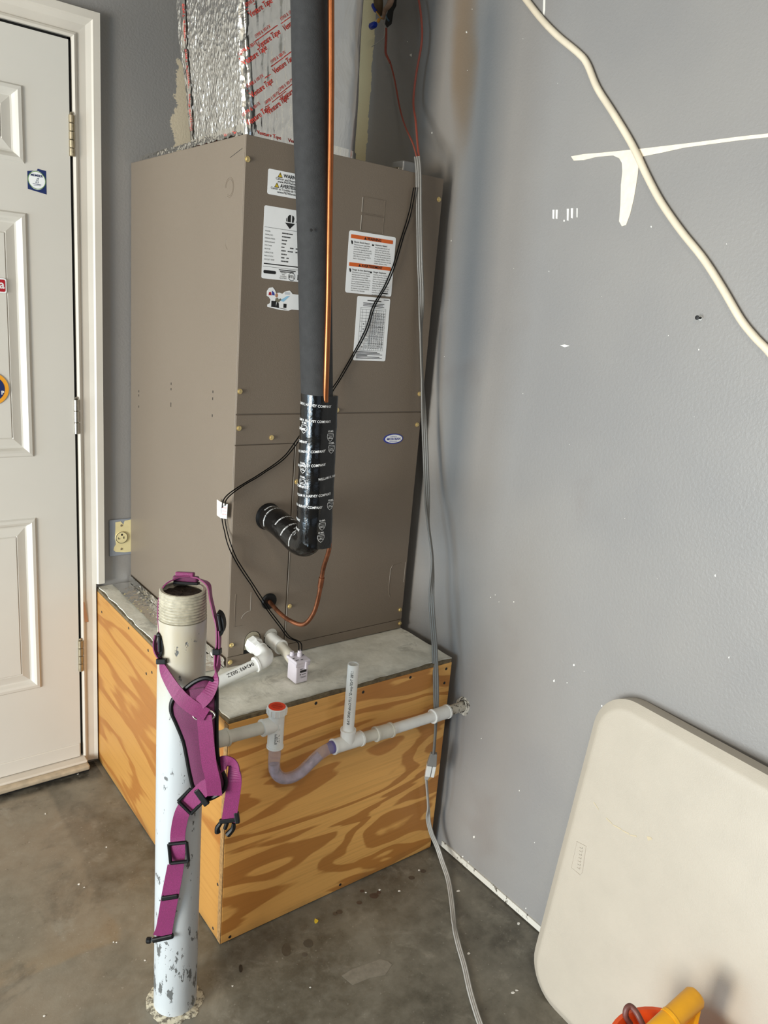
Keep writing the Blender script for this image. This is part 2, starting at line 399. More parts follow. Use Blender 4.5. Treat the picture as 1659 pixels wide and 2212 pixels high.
m_ply1 = plywood('front_plywood', 'X', s2l((238, 180, 100)), s2l((184, 122, 56)), 3.1)
m_ply2 = plywood('side_plywood', 'Y', s2l((190, 138, 70)), s2l((154, 96, 40)), 8.4, 9.0, .60, .86, .8, .25)
m_edge = M('plywood_edge', (150, 116, 72), .7, var=.35, vs=120, bp=.001)
m_ledge = M('aged_top_edge', (104, 92, 70), .8, var=.4, vs=90, bp=.002)
m_web = weave('purple_webbing', (122, 28, 88)); m_pad = weave('purple_pad_fabric', (92, 18, 66), .7)
m_table = M('beige_plastic_top', (180, 171, 157), .46, var=.03, vs=14, bp=.0004, bs_=420)
m_tabled = M('beige_plastic_frame', (176, 168, 152), .5)
m_bucket = M('orange_plastic', (236, 84, 20), .42)
m_bail = M('brown_rusty_wire', (104, 62, 56), .5, var=.2, vs=90)
m_yel = M('yellow_plastic', (226, 160, 26), .4)
m_ivory = M('ivory_plastic', (222, 208, 158), .4)
m_sill = M('weathered_sill', (186, 172, 150), .5, .2, var=.2, vs=40)
def clear_tube():
    mt, t, b = nt('clear_tinted_vinyl'); b.inputs['Base Color'].default_value = (*s2l((234, 230, 242)), 1); b.inputs['Roughness'].default_value = .12
    b.inputs['Transmission Weight'].default_value = .82; b.inputs['IOR'].default_value = 1.14; return mt
m_clear = clear_tube()
m_clearbox = M('milky_clear_plastic', (224, 218, 228), .25, Transmission_Weight=.25)

# ------------------------------------------------------------------ setting
X0, Y0, ZC = -4.3, -5.5, 2.62
def struct(o): o['kind'] = 'structure'; return o
struct(box('floor', (X0-.1, Y0-.1, -.1), (.1, .1, 0), m_floor))
wr = struct(box('wall_right', (0, Y0-.1, 0), (.1, .1, ZC), m_wr))
wb = struct(box('wall_back', (X0-.1, 0, 0), (0, .1, ZC), m_wb))
struct(box('ceiling', (X0-.1, Y0-.1, ZC), (.1, .1, ZC+.1), m_ceil))
wl = struct(empty('wall_left', (X0, 0, 0)))
for a, b_ in (((X0-.1, -.28, 0), (X0, 0, ZC)), ((X0-.1, Y0, 0), (X0, -2.82, ZC)), ((X0-.1, -2.82, 2.08), (X0, -.28, ZC))): box('wall_section', a, b_, m_plain, wl)
wf = struct(empty('wall_front', (0, Y0, 0)))
for a, b_ in (((X0, Y0-.1, 0), (-3.55, Y0, ZC)), ((-.85, Y0-.1, 0), (0, Y0, ZC)), ((-3.55, Y0-.1, 2.15), (-.85, Y0, ZC))): box('wall_section', a, b_, m_plain, wf)
# bare strip where the drywall stops above the slab
bb = struct(box('baseboard_right', (-.0035, Y0, .004), (-.0002, -.90, .021), chipped('dirty_white_edge', s2l((206, 202, 192)), s2l((86, 78, 66)), .60, .66, 60, .7)))

# ---- door with casing, hinges and stickers
DX, DZ0, DZ1 = -.7415, .038, 2.054
door = struct(empty('door_1', (-1.15, 0, 0)))
def door_slab():
    vs = []; fs = []; XL = -1.552; y0 = -.0105
    pan = []
    for x0, x1 in ((-1.105, -.852), (-1.442, -1.189)):
        for z0, z1 in ((.303, .828), (1.002, 1.632), (1.748, 1.926)): pan.append((x0, x1, z0, z1))
    rings = [(0, 0), (.004, .005), (.012, .006), (.018, .002), (.024, -.007), (.028, -.008), (.050, -.002), (.052, -.004), (.054, -.001)]
    xs = sorted({XL, DX} | {p[0] for p in pan} | {p[1] for p in pan}); zs = sorted({DZ0, DZ1} | {p[2] for p in pan} | {p[3] for p in pan})
    def quad(a, b, c, d): k = len(vs); vs.extend([a, b, c, d]); fs.append((k, k+1, k+2, k+3))
    for i in range(len(xs)-1):
        for j in range(len(zs)-1):
            cx, cz = (xs[i]+xs[i+1])/2, (zs[j]+zs[j+1])/2
            if any(p[0] < cx < p[1] and p[2] < cz < p[3] for p in pan): continue
            quad((xs[i], y0, zs[j]), (xs[i+1], y0, zs[j]), (xs[i+1], y0, zs[j+1]), (xs[i], y0, zs[j+1]))
    quad((DX, y0, DZ0), (DX, .03, DZ0), (DX, .03, DZ1), (DX, y0, DZ1)); quad((XL, y0, DZ0), (DX, y0, DZ0), (DX, .03, DZ0), (XL, .03, DZ0))
    slab = mesh('door_slab', vs, fs, m_door, door)
    for (x0, x1, z0, z1) in pan:
        vs2 = []; fs2 = []
        for (ins, d) in rings: vs2 += [(x0+ins, y0-d, z0+ins), (x1-ins, y0-d, z0+ins), (x1-ins, y0-d, z1-ins), (x0+ins, y0-d, z1-ins)]
        for r in range(len(rings)-1):
            for k in range(4): fs2.append((r*4+k, r*4+(k+1) % 4, r*4+4+(k+1) % 4, r*4+4+k))
        fs2.append(tuple(len(vs2)-4+k for k in range(4))); mesh('raised_panel', vs2, fs2, m_door, door)
    box('bottom_rail_cap', (XL, -.0145, DZ0), (DX-.002, -.010, DZ0+.045), m_door, door, .002)
door_slab()
def hinge(z0, z1, knuckles, mt):
    h = empty('hinge', V((-.7375, -.013, z0))-door.location); h.parent = door
    n = knuckles; st = (z1-z0)/n
    for i in range(n): lathe('knuckle', [(.0062, 0), (.0072, .001), (.0072, st-.0022), (.0062, st-.0012)], (-.7375, -.013, z0+i*st), (0, 0, 1), mt, h, 14)
    box('leaf', (-.735, -.012, z0), (-.7245, -.0085, z1), mt, h)
    lathe('pin', [(.003, 0), (.0045, .002), (.002, .006)], (-.7375, -.013, z1), (0, 0, 1), mt, h, 10)
hinge(1.785, 1.884, 5, m_oldhinge); hinge(1.062, 1.160, 3, m_steel); hinge(.330, .432, 4, m_oldhinge)
# casing
tr = struct(empty('trim_1', (-.70, 0, 0)))
prof = [(-.7335, 0), (-.7335, .011), (-.728, .0145), (-.7225, .0125), (-.7205, .009), (-.700, .0105), (-.6875, .0155), (-.6835, .020), (-.6655, .020), (-.6655, 0)]
def casing_leg(name, pf, z0, z1, miter):
    vs = []; k = len(pf)
    for z, mm in ((z0, 0), (z1, 1)):
        for (x, d) in pf: vs.append((x, -d, z + ((x-pf[0][0]) if (mm and miter) else 0)))
    fs = [(i, (i+1) % k, k+(i+1) % k, k+i) for i in range(k)] + [tuple(range(k-1, -1, -1)), tuple(range(k, 2*k))]
    return mesh(name, vs, fs, m_trim, tr)
casing_leg('casing_leg', prof, .606, 2.062, True)
low = [(-.7335, 0), (-.7335, .011), (-.728, .0145), (-.7225, .0125), (-.7205, .009), (-.700, .0105), (-.6895, .014), (-.6895, 0)]
casing_leg('casing_leg_lower', low, .012, .606, False)
vs = []; k = len(prof)
for xe in (0, 1):
    for (x, d) in prof: vs.append((-1.60 if xe == 0 else x, -d, 2.062+(x-prof[0][0])))
mesh('casing_head', vs, [(i, (i+1) % k, k+(i+1) % k, k+i) for i in range(k)] + [tuple(range(k-1, -1, -1)), tuple(range(k, 2*k))], m_trim, tr)
prism('bare_wood_chip', [(-.7275, -.0149, .556), (-.7235, -.0135, .552), (-.716, -.0098, .508), (-.7125, -.0100, .486), (-.724, -.0137, .489), (-.727, -.0147, .515)], (0, -1, 0), .0006, M('bare_wood', (188, 146, 116), .8), tr)
box('door_gap', (-.7412, -.001, DZ0), (-.7336, 0, 2.062), m_dark, tr)
box('door_gap', (-1.6, -.001, DZ1+.0005), (-.7336, 0, 2.062), m_dark, tr)
sl = struct(empty('trim_2', (-1.15, 0, 0)))
box('sill_board', (-1.6, -.062, .012), (-.728, -.001, .028), m_sill, sl, .005)
box('sill_lip', (-1.6, -.044, .028), (-.730, -.002, .036), m_trim, sl, .003)
box('sill_shadow_gap', (-1.6, -.048, .0005), (-.728, -.002, .0122), m_dark, sl)

def yplane(x0, z0, y): return lambda a, b: V((x0+a, y, z0+b))
# stickers on the door
st = tag(mesh('sticker', [(-.8465, -.0108, 1.6905), (-.8015, -.0108, 1.6835), (-.8015, -.0108, 1.7395), (-.8215, -.0108, 1.7418), (-.8235, -.0108, 1.7375), (-.8465, -.0108, 1.7325)], [(0, 1, 2, 3, 4, 5)], m_navy, door), 'navy square sticker with a white member badge')
p = Print(); p.poly([(.0205*math.cos(a), .0225*math.sin(a)) for a in [2*PI*i/28 for i in range(28)]], yplane(-.8245, 1.714, -.0111)); p.build('badge_disc', m_paper, st)
p = Print(); p.ring(0, 0, .0215, .0016, yplane(-.8245, 1.714, -.0113), 28); p.build('badge_ring', m_greenp, st)
p = Print(); f = yplane(-.8245, 1.714, -.0115); p.text('MEMBER', .0078, lambda a, b: f(a, b+.0085), align='CENTER', bold=.02)
p.line(-.010, -.0095, .010, -.0095, .0012, f); p.line(-.008, -.0125, .008, -.0125, .0008, f)
for a, b_ in (((-.003, -.006), (.001, .004)), ((.001, .004), (.005, .006)), ((.005, .006), (.002, -.001)), ((.002, -.001), (.004, -.006)), ((-.003, -.006), (.004, -.006))): p.line(*a, *b_, .0008, f)
p.build('badge_print', m_navy, st)
st = empty('sticker', V((-.94, -.0065, 1.448))-door.location); st.parent = door; st['label'] = 'red rounded sticker cut by the frame edge'
prism('sticker_sheet', [(-.945+a, -.0117, 1.449+b_) for a, b_ in rrect(.080, .036, .005)], (0, -1, 0), .0004, m_paper, st)
prism('sticker_face', [(-.945+a, -.0122, 1.449+b_) for a, b_ in rrect(.074, .030, .004)], (0, -1, 0), .0004, m_redsign, st)
p = Print(); p.text('a', .030, yplane(-.9225, 1.4425, -.0128), bold=.02); p.build('sticker_print', m_white, st)
st = empty('sticker', V((-.95, -.0055, 1.187))-door.location); st.parent = door; st['label'] = 'round gold and navy sticker cut by the frame edge'
prism('sticker_sheet', [(-.952+.043*math.cos(a), -.0117, 1.187+.043*math.sin(a)) for a in [2*PI*i/36 for i in range(36)]], (0, -1, 0), .0004, m_gold, st)
prism('sticker_face', [(-.952+.033*math.cos(a), -.0122, 1.187+.033*math.sin(a)) for a in [2*PI*i/36 for i in range(36)]], (0, -1, 0), .0004, m_navy, st)
p = Print(); p.text('P', .014, yplane(-.928, 1.172, -.0128), bold=.03); p.build('sticker_print', m_white, st)

# ---- marks on the right wall
def wallpoly(name, px, mt, t=.0008, n=(-1, 0, 0)): return prism(name, [onX(u, v, -.0002) for (u, v) in px], n, t, mt, wr)
o1 = wallpoly('plaster_patch', [(1234, 338), (1240, 347), (1262, 346), (1290, 339), (1325, 336), (1338, 342), (1344, 352), (1345, 370), (1342, 400), (1341, 440), (1338, 478), (1344, 489), (1353, 486), (1362, 462), (1370, 428), (1378, 380), (1381, 350), (1390, 338), (1430, 330), (1480, 319), (1540, 311), (1600, 303), (1665, 296), (1665, 288), (1600, 295), (1500, 308), (1440, 315), (1390, 321), (1350, 325), (1300, 330), (1262, 333)], m_plaster, .0012)
chips = []
for (u, v, s) in ((933, 287, 4), (888, 119, 5), (1008, 70, 4), (1010, 152, 1.5), (1407, 490, 3), (1186, 586, 2), (1570, 527, 2), (1444, 725, 2), (1510, 755, 3), (1110, 580, 1.5), (1545, 1243, 4), (1575, 1420, 3), (1240, 1436, 4), (1197, 1470, 4), (1110, 1300, 2), (1300, 1525, 3), (1040, 1595, 2), (1122, 1708, 2), (1024, 1808, 4), (1155, 1820, 2), (1060, 1290, 2), (1070, 1285, 1.6), (1078, 1300, 1.6), (1130, 850, 1.4), (975, 520, 2), (960, 770, 1.5), (1000, 1850, 3), (1012, 1862, 2), (1136, 1962, 3), (1225, 1475, 2), (1262, 1450, 1.5), (880, 90, 1.5), (1205, 180, 1.2), (1130, 84, 1.5), (1020, 20, 1.5), (1300, 640, 1.2), (1500, 900, 1.3), (1350, 1120, 1.5), (1420, 1250, 1.2), (1230, 960, 1.2)):
    s *= .62; pts = [(u+s*random.uniform(.5, 1)*math.cos(a), v+s*random.uniform(.7, 1.4)*math.sin(a)) for a in [2*PI*i/7 for i in range(7)]]
    chips.append(wallpoly('paint_chip', pts, m_chip, .0005))
for (u, v, w_, h) in ((1196, 463, 2.2, 10), (1203, 463, 2.2, 10), (1227, 464, 2.2, 13), (1236, 461, 2.5, 11), (1247, 460, 1.4, 10), (1219, 477, 1.6, 2)):
    chips.append(wallpoly('paint_chip', [(u-w_, v-h), (u+w_, v-h), (u+w_*.7, v+h), (u-w_, v+h*.9)], m_chip, .0006))
chips.append(wallpoly('paint_chip', [(1210, 746), (1220, 744), (1231, 747), (1220, 750)], m_chip, .0006)); chips.append(wallpoly('paint_chip', [(1174, -20), (1179, -20), (1178, 22), (1176, 34), (1173, 30)], m_chip, .0006))
tag(merge('paint_chips', chips, wr), kind='stuff')
# screw sticking out of the wall
sc = empty('wall_screw', onX(1507, 687, 0), 'dark screw sticking out of the grey wall below the cream cable', 'screw')
a = onX(1514, 687, 0)
tube('shank', [a, a+V((-.011, 0, .0))], .0022, m_ink, sc, 8); lathe('screw_head', [(.002, 0), (.0042, .001), (.0042, .0025), (.002, .003)], a+V((-.011, 0, 0)), (-1, 0, 0), m_ink, sc, 12)
prism('chipped_ring', [a+V((0, .004*math.cos(k)+.0005, .0045*math.sin(k))) for k in [2*PI*i/9 for i in range(9)]], (-1, 0, 0), .0005, m_chip, sc)

# ------------------------------------------------------------------ plywood platform
PX, PY, PH, PR_ = -.6849, -.8856, .594, -.0317
pl = empty('plywood_platform', (-.36, -.44, 0), 'low plywood box platform with a grey cement top under the air handler', 'platform')
box('front_panel', (PX+.002, PY, .003), (PR_, PY+.017, PH-.014), m_ply1, pl, .001)
box('side_panel', (PX, PY+.0172, .003), (PX+.017, -.0005, PH-.014), m_ply2, pl, .001)
box('panel_edge', (PX-.0002, PY+.0004, .003), (PX+.0018, PY+.0170, PH-.016), m_edge, pl)
box('top_frame', (PX+.001, PY+.001, PH-.014), (PR_-.001, -.001, PH-.005), m_ledge, pl, .001)
def top_board():
    bm = bmesh.new(); nx, ny = 44, 56; g = []
    x0, x1, y0, y1 = PX+.006, PR_+.001, PY+.006, -.001
    for i in range(nx+1):
        row = []
        for j in range(ny+1):
            x, y = x0+(x1-x0)*i/nx, y0+(y1-y0)*j/ny; e = min(i, nx-i, j)
            jit = (.006*noise.noise(V((x*30, y*30, 1)))) if e == 0 else 0
            row.append(bm.verts.new((x+(jit if i in (0,) else 0), y+(jit if j == 0 else 0), PH-.002+.0018*noise.noise(V((x*22, y*22, 3))))))
        g.append(row)
    for i in range(nx):
        for j in range(ny): bm.faces.new((g[i][j], g[i+1][j], g[i+1][j+1], g[i][j+1]))
    r = bmesh.ops.extrude_face_region(bm, geom=bm.faces[:])
    for v in r['geom']:
        if isinstance(v, bmesh.types.BMVert): v.co.z = PH-.0048
    return frombm('top_board', bm, m_top, pl)
top_board()
box('side_cleat', (PX+.017, PY+.017, .01), (PX+.055, -.02, PH-.02), m_edge, pl); box('inner_cleat', (-.07, PY+.017, .01), (PR_, -.02, PH-.02), m_edge, pl)
for (x, z) in ((-.46, .572), (-.323, .566), (-.174, .570), (-.051, .524), (-.672, .562), (-.345, .016), (-.660, .012), (-.050, .565)):
    lathe('nail_head', [(.0042, 0), (.0036, .0006)], (x, PY-.0001, z), (0, -1, 0), m_ink, pl, 9)
for (y, z) in ((-.051, .528), (-.279, .566), (-.423, .560), (-.45, .509), (-.411, .488), (-.847, .018), (-.863, .154)):
    lathe('nail_head', [(.0042, 0), (.0034, .0006)], (PX-.0001 if y > -.868 else PX-.0003, y, z), (-1, 0, 0), m_ink, pl, 9)

# crumpled foil tape between unit and platform on the left
def crumple(name, a, b, wdir, width, mt, parent, n=60, m_=6, amp=.004, sd=0, lift=V((0, 0, 1)), th=.0006):
    bm = bmesh.new(); g = []; a, b, wdir = V(a), V(b), V(wdir)
    for i in range(n+1):
        row = []
        for j in range(m_+1):
            p_ = a.lerp(b, i/n)+wdir*(width*j/m_); q = noise.noise(p_*60+V((sd, 0, 0)))*amp+noise.noise(p_*150)*amp*.5
            row.append(bm.verts.new(p_+lift*abs(q)))
        g.append(row)
    for i in range(n):
        for j in range(m_): bm.faces.new((g[i][j], g[i+1][j], g[i+1][j+1], g[i][j+1]))
    return frombm(name, bm, mt, parent)
ft = empty('foil_tape_strip', (-.60, -.35, PH), 'crumpled foil tape sealing the left base edge of the air handler', 'foil tape')
crumple('tape_flat', (-.645, -.665, PH+.0012), (-.640, -.01, PH+.0012), (1, 0, 0), .058, m_ftape, ft, 80, 8, .004, 2)
crumple('tape_upturn', (-.5875, -.665, PH+.003), (-.5875, -.01, PH+.003), (0, 0, 1), .022, m_ftape, ft, 80, 5, .003, 5, V((-1, 0, 0)))
for y in (-.60, -.50, -.40):
    p = Print(); p.text('1599B', .012, lambda a, b, y=y: V((-.636+b, y-a, PH+.0062)), bold=.01); p.build('printed_logo', m_redp, ft)

# ------------------------------------------------------------------ air handler
UL, UR, UF, UB, UT, UZ = -.5813, -.0353, -.6688, -.004, 1.7968, PH+.001
ah = empty('air_handler', (-.31, -.335, PH), 'tall taupe metal air handler cabinet standing on the plywood platform', 'air handler')
box('cabinet_body', (UL, UF+.0035, UZ), (UR, UB, UT), m_unit, ah, .002)
def fpanel(name, poly, parent=ah, t=.0034, y=UF+.0035): return prism(name, [(x, y, z) for x, z in poly], (0, -1, 0), t, m_unit, parent, .0009)
fpanel('upper_panel', [(UL+.001, 1.2185), (UR-.001, 1.2185), (UR-.001, UT-.001), (UL+.001, UT-.001)])
fpanel('lower_panel', [(UL+.001, 1.2155), (UL+.001, 1.1480), (-.4215, 1.1480), (-.4215, .6225), (UR-.001, .6225), (UR-.001, 1.2155)])
def arch(cx, zb, zt, r, n=8): return [(cx-r, zb)] + [(cx-r*math.cos(PI*i/n), zt-r+r*math.sin(PI*i/n)) for i in range(n+1)] + [(cx+r, zb)]
fpanel('coil_panel', [(UL+.001, 1.1455), (UL+.001, .6225)] + arch(-.5145, .6225, .680, .0235) + arch(-.4625, .6225, .676, .0205) + [(-.4245, .6225), (-.4245, 1.1455)])
box('base_rail', (UL+.001, UF+.0012, UZ), (UR-.001, UF+.0035, .6205), m_unit, ah)
box('drain_opening_dark', (-.545, UF+.0022, .612), (-.436, UF+.0034, .684), m_dark, ah)  # dark plate on the solid body, painted as the shade inside the openings
prism('drain_plate', [(x, UF+.0019, z) for x, z in arch(-.5145, .632, .677, .021)], (0, -1, 0), .001, M('tan_drain_pan', (150, 142, 122), .5), ah)
prism('drain_plate', [(x, UF+.0019, z) for x, z in arch(-.4625, .655, .675, .019)], (0, -1, 0), .001, M('pale_drain_pan', (176, 174, 166), .4), ah)
for (x, z) in ((-.576, 1.749), (-.574, 1.269), (-.573, 1.186), (-.488, 1.162), (-.309, 1.2245), (-.05, 1.265), (-.048, 1.183), (-.047, 1.747), (-.413, 1.051), (-.413, .727), (-.046, .652), (-.572, .653), (-.042, .610), (-.574, .608)):
    s_ = lathe('screw', [(.0062, 0), (.0062, .0012), (.0045, .0015), (.0043, .0040), (.002, .0050)], (x, UF, z), (0, -1, 0), m_brass, ah, 10)
# knockouts pressed into the sheet metal: thin raised outlines
m_lit = M('lit_edge_paint', (206, 200, 190), .3, .6)  # pale colour painted as light catching the pressed edges and panel seam
def outline(name, pts, mt, parent, r=.0008): return tube(name, pts, r, mt, parent, 5)
for (x0, x1, z0, z1) in ((-.2775, -.2125, 1.6455, 1.682), (-.2775, -.2125, 1.685, 1.7205)):
    outline('knockout', [(x0, UF-.0001, z1), (x1, UF-.0001, z1), (x1, UF-.0001, z0), (x0, UF-.0001, z0)], m_unit, ah)
    outline('knockout_edge', [(x0, UF-.0002, z1-.002), (x0, UF-.0002, z0+.002)], m_lit, ah, .0007)
outline('knockout', [(-.524, UF, .783)] + [(-.524, UF, .735)] + [(-.524-.026*math.sin(a), UF, .735-.026*(1-math.cos(a))) for a in (.4, .8, 1.2)], m_lit, ah, .0006)
outline('knockout', [(-.566, UF, .785), (-.566, UF, .700), (-.545, UF, .700)], m_unit, ah)
outline('knockout', [(-.058, UF, .795), (-.088, UF, .792), (-.094, UF, .780), (-.094, UF, .715), (-.088, UF, .700)], m_unit, ah); outline('knockout', [(-.0415, UF, .795), (-.0415, UF, .735)], m_lit, ah, .0006)
for (y, z, r) in ((-.6017, 1.6974, .020), (-.6017, 1.6974, .0165)):
    outline('knockout', [(UL, y+r*math.cos(a), z+r*math.sin(a)) for a in [2*PI*i/24 for i in range(21)]], m_unit, ah, .0009)
outline('knockout', [(UL, -.605+.014*math.cos(a), 1.584+.014*math.sin(a)) for a in [-1.2+.2*i for i in range(10)]], m_unit, ah)
outline('knockout', [(UL, -.655, 1.770), (UL, -.600, 1.757)], m_ink, ah, .0006)
for (y, z) in ((-.0692, 1.190), (-.0692, 1.178), (-.0692, 1.146), (-.300, 1.24), (-.300, 1.226), (-.300, 1.188), (-.300, 1.183), (-.548, 1.252), (-.548, 1.236), (-.548, 1.196)):
    box('vent_slot', (UL-.0004, y-.0016, z-.003), (UL+.0002, y+.0016, z+.003), m_dark, ah)
lathe('grommet', [(.020, 0), (.021, .004), (.018, .007), (.012, .008), (.007, .006)], (-.4747, UF, .7519), (0, -1, 0), m_black, ah, 22)
outline('seam_lit_edge', [(-.4212, UF-.0002, 1.146), (-.4212, UF-.0002, .624)], m_lit, ah, .0006)  # bright line painted as the lit edge of the vertical seam
# conduit clamp on the cabinet top
cc = empty('conduit_clamp', V((-.115, -.62, UT))-ah.location); cc.parent = ah
box('clamp_body', (-.148, -.645, UT), (-.098, -.600, UT+.026), M('grey_zinc', (150, 150, 150), .4, .6), cc, .003); box('clamp_saddle', (-.158, -.640, UT), (-.088, -.605, UT+.010), m_steel, cc, .002)

# labels on the front
YL = UF-.0002
def label(x0, z0, w_, h, text, r=.004, t=.0004): 
    o = prism('label', [(x0+w_/2+a, YL, z0-h/2+b_) for a, b_ in rrect(w_, h, r)], (0, -1, 0), t, m_paper, ah); o['label'] = text; return o, yplane(x0, z0, YL-t-.00025)
def tri(p_, cx, cy, s, f): p_.poly([(cx-s*.58, cy-s*.5), (cx+s*.58, cy-s*.5), (cx, cy+s*.5)], f)
def warnsign(lab, cx, cy, s, f):
    p1 = Print(); tri(p1, cx, cy, s*1.25, f); p1.build('warning_triangle', m_ink, lab)
    f2 = lambda a, b: f(a, b)+V((0, -.0001, 0)); p2 = Print(); tri(p2, cx, cy-.02*s, s*.86, f2); p2.build('warning_triangle_fill', m_yellowp, lab)
    f3 = lambda a, b: f(a, b)+V((0, -.0002, 0)); p3 = Print(); p3.line(cx, cy-.08*s, cx, cy+.2*s, .14*s, f3); p3.line(cx, cy-.32*s, cx, cy-.2*s, .14*s, f3); p3.build('warning_mark', m_ink, lab)
lab, f = label(-.5265, 1.7395, .135, .0505, 'white label with two yellow warning triangles')
warnsign(lab, .029, -.0085, .0085, f); warnsign(lab, .022, -.0295, .0085, f)
p = Print(); p.text('WARNING', .0098, lambda a, b: f(a+.0375, b-.012), bold=.03); p.text('Cancer and Reproductive Harm', .0068, lambda a, b: f(a+.0185, b-.0185), bold=.012); p.text('www.P65Warnings.ca.gov', .0066, lambda a, b: f(a+.0235, b-.0240), bold=.012)
p.text('AVERTISSEMENT', .0098, lambda a, b: f(a+.0305, b-.033), bold=.03, sx=.9); p.text("Cancer et Troubles de l'appareil reproducteur", .0066, lambda a, b: f(a+.0075, b-.0390), bold=.012, sx=.92); p.text('www.P65Warnings.ca.gov', .0066, lambda a, b: f(a+.0235, b-.0450), bold=.012)
p.build('label_print', m_ink, lab)
lab, f = label(-.532, 1.6658, .150, .150, 'white rating plate label with a black arrow logo')
p = Print()
p.poly([(.052, -.0285), (.077, -.0285), (.0645, -.0405)], f); p.poly([(.058, -.0265), (.058, -.016), (.062, -.0115), (.066, -.0115), (.066, -.0265)], f); p.poly([(.069, -.0265), (.069, -.012), (.073, -.0135), (.075, -.018), (.073, -.0265)], f); p.poly([(.0545, -.026), (.0545, -.020), (.0565, -.018), (.0565, -.026)], f)
p.text('Advanced Distributor', .0072, lambda a, b: f(a+.0785+b*.2, b-.0260), sx=.9); p.text('Products', .0046, lambda a, b: f(a+.094, b-.0318))
p.line(.002, -.0435, .148, -.0435, .0006, f); p.line(.002, -.1245, .148, -.1245, .0006, f); p.line(.106, -.0475, .106, -.121, .0005, f)
rows = ['MODEL', 'SERIAL NO.', 'DESIGN PRESS.', 'REFRIGERANT', 'VOLTAGE', 'MOTOR', 'CAPACITOR', 'MAX STATIC', 'OUTLET TEMP']
for i, a_ in enumerate(rows):
    z = -.0525-.0073*i; p.text(a_, .0040, lambda a, b, z=z: f(a+.004, b+z))
    for (q0, q1) in (((.046, .072),), ((.046, .067),), ((.046, .057),), ((.046, .055),), ((.046, .053), (.068, .076), (.082, .094)), ((.046, .056), (.062, .073), (.082, .096)), ((.046, .058),), ((.046, .054), (.060, .065)), ((.046, .063),))[i]:
        q = q0
        while q < q1: e = random.uniform(.0014, .003); p.rect(q, z, q+e, z+.0026, f); q += e+.0007
for i in range(9): p.line(.110, -.052-.0075*i, .142, -.052-.0075*i, .0016, f)
p.line(.004, -.1185, .100, -.1185, .0022, f)
p.add((rrect(.031, .0068, .0025, 3, .0195, -.1355), [tuple(range(16))]), f)
p.text('HEATING\nAND\nCOOLING\nEQUIPMENT', .0035, lambda a, b: f(a+.054, b-.135), align='CENTER', line=1.1); p.line(.042, -.1283, .085, -.1283, .002, f); p.line(.045, -.1315, .080, -.1315, .0018, f)
p.ring(.0755, -.1405, .0088, .0011, f); p.text('ETL', .0085, lambda a, b: f(a+.0755, b-.1435), align='CENTER', bold=.02)
for i, ww in enumerate((3, 1, 2, 4, 1, 3, 2, 1, 4, 2, 3, 1, 2)): p.rect(.0905+i*.0042, -.1465, .0905+i*.0042+ww*.0008, -.1345, f)
p.build('label_print', m_ink, lab)
lab, f = label(-.309, 1.6428, .1378, .1392, 'white label with two orange warning bars', .005)
p = Print()
for z in (-.0085, -.0705): p.add((rrect(.124, .0085, .001, 2, .0675, z-.004), [tuple(range(12))]), f)
p.build('label_bars', m_orange, lab)
f2 = lambda a, b: f(a, b)+V((0, -.0002, 0)); p = Print()
tri(p, .047, -.0125, .0062, f2); p.text('WARNING', .0085, lambda a, b: f2(a+.0525, b-.0155), bold=.03); tri(p, .036, -.0745, .0062, f2); p.text('AVERTISSEMENT', .0085, lambda a, b: f2(a+.0415, b-.0775), bold=.03)
para = [(.0155, -.0255, 'Electric Shock Hazard', 'Disconnect power supply before\nservicing. Replace all parts and\npanels before operating. Electrically\nground air handler. Connect ground\nwire to ground terminal marked\nGRD. Failure to do so can result in\ndeath or electrical shock.'),
        (.0775, -.0255, 'Explosion Hazard', 'Keep flammable materials and\nvapors, such as gasoline, away\nfrom this unit. Place this unit so\nthat heating elements are at least\n18 inches (46 cm) above the floor\nfor a garage installation. Failure to\nfollow these instructions can result\nin death, explosion, or fire.'),
        (.0155, -.0875, 'Danger de choc électrique', "Débrancher la source d'alimentation\nélectrique avant l'entretien. Replacer\ntoutes les pièces et les panneaux\navant de faire fonctionner. Mettre à la\nterre le groupe de traitement de l'air.\nBrancher le fil de terre au terminal de\nterre où il est inscrit GRD. Le défaut\nde respecter ce qui peut entraîner la\nmort ou un choc électrique."),
        (.0775, -.0875, "Danger d'explosion", "Conserver tous les matériaux et\nvapeurs inflammables, tels que la\nessence, à l'écart de cet appareil.\nPlacer cette unité de façon que les\néléments chauffants soient à au\nmoins 18 po (46 cm) au-dessus du\nplancher pour une installation dans\nun garage. Le défaut de suivre ces\ninstructions peut entraîner la mort,\nune explosion ou un incendie.")]
for (x, z, hd, body) in para:
    p.text(hd, .0052, lambda a, b, x=x, z=z: f(a+x, b+z), bold=.02, sx=.95); p.text(body, .0046, lambda a, b, x=x, z=z: f(a+x, b+z-.0056), line=1.12, sx=.78)
    p.poly([(x-.009, z+.004), (x-.004, z+.003), (x-.003, z-.003), (x-.006, z-.005), (x-.008, z-.001)], f) if x < .05 else p.poly([(x-.010, z+.003), (x-.007, z+.001), (x-.004, z+.003), (x-.004, z-.002), (x-.010, z-.002)], f)
p.line(.108, -.1330, .126, -.1330, .0026, f); p.build('label_print', m_ink, lab)
lab, f = label(-.2725, 1.4985, .0995, .1520, 'white label with a fine airflow table', .004)
p = Print(); p.line(.030, -.0085, .072, -.0085, .0022, f); p.line(.079, -.0042, .095, -.0042, .0014, f)
for i in range(3): p.line(.018, -.0150-.0032*i, .082-.004*(i % 2), -.0150-.0032*i, .0014, f)
x0, x1, z0, z1 = .012, .088, -.0255, -.127
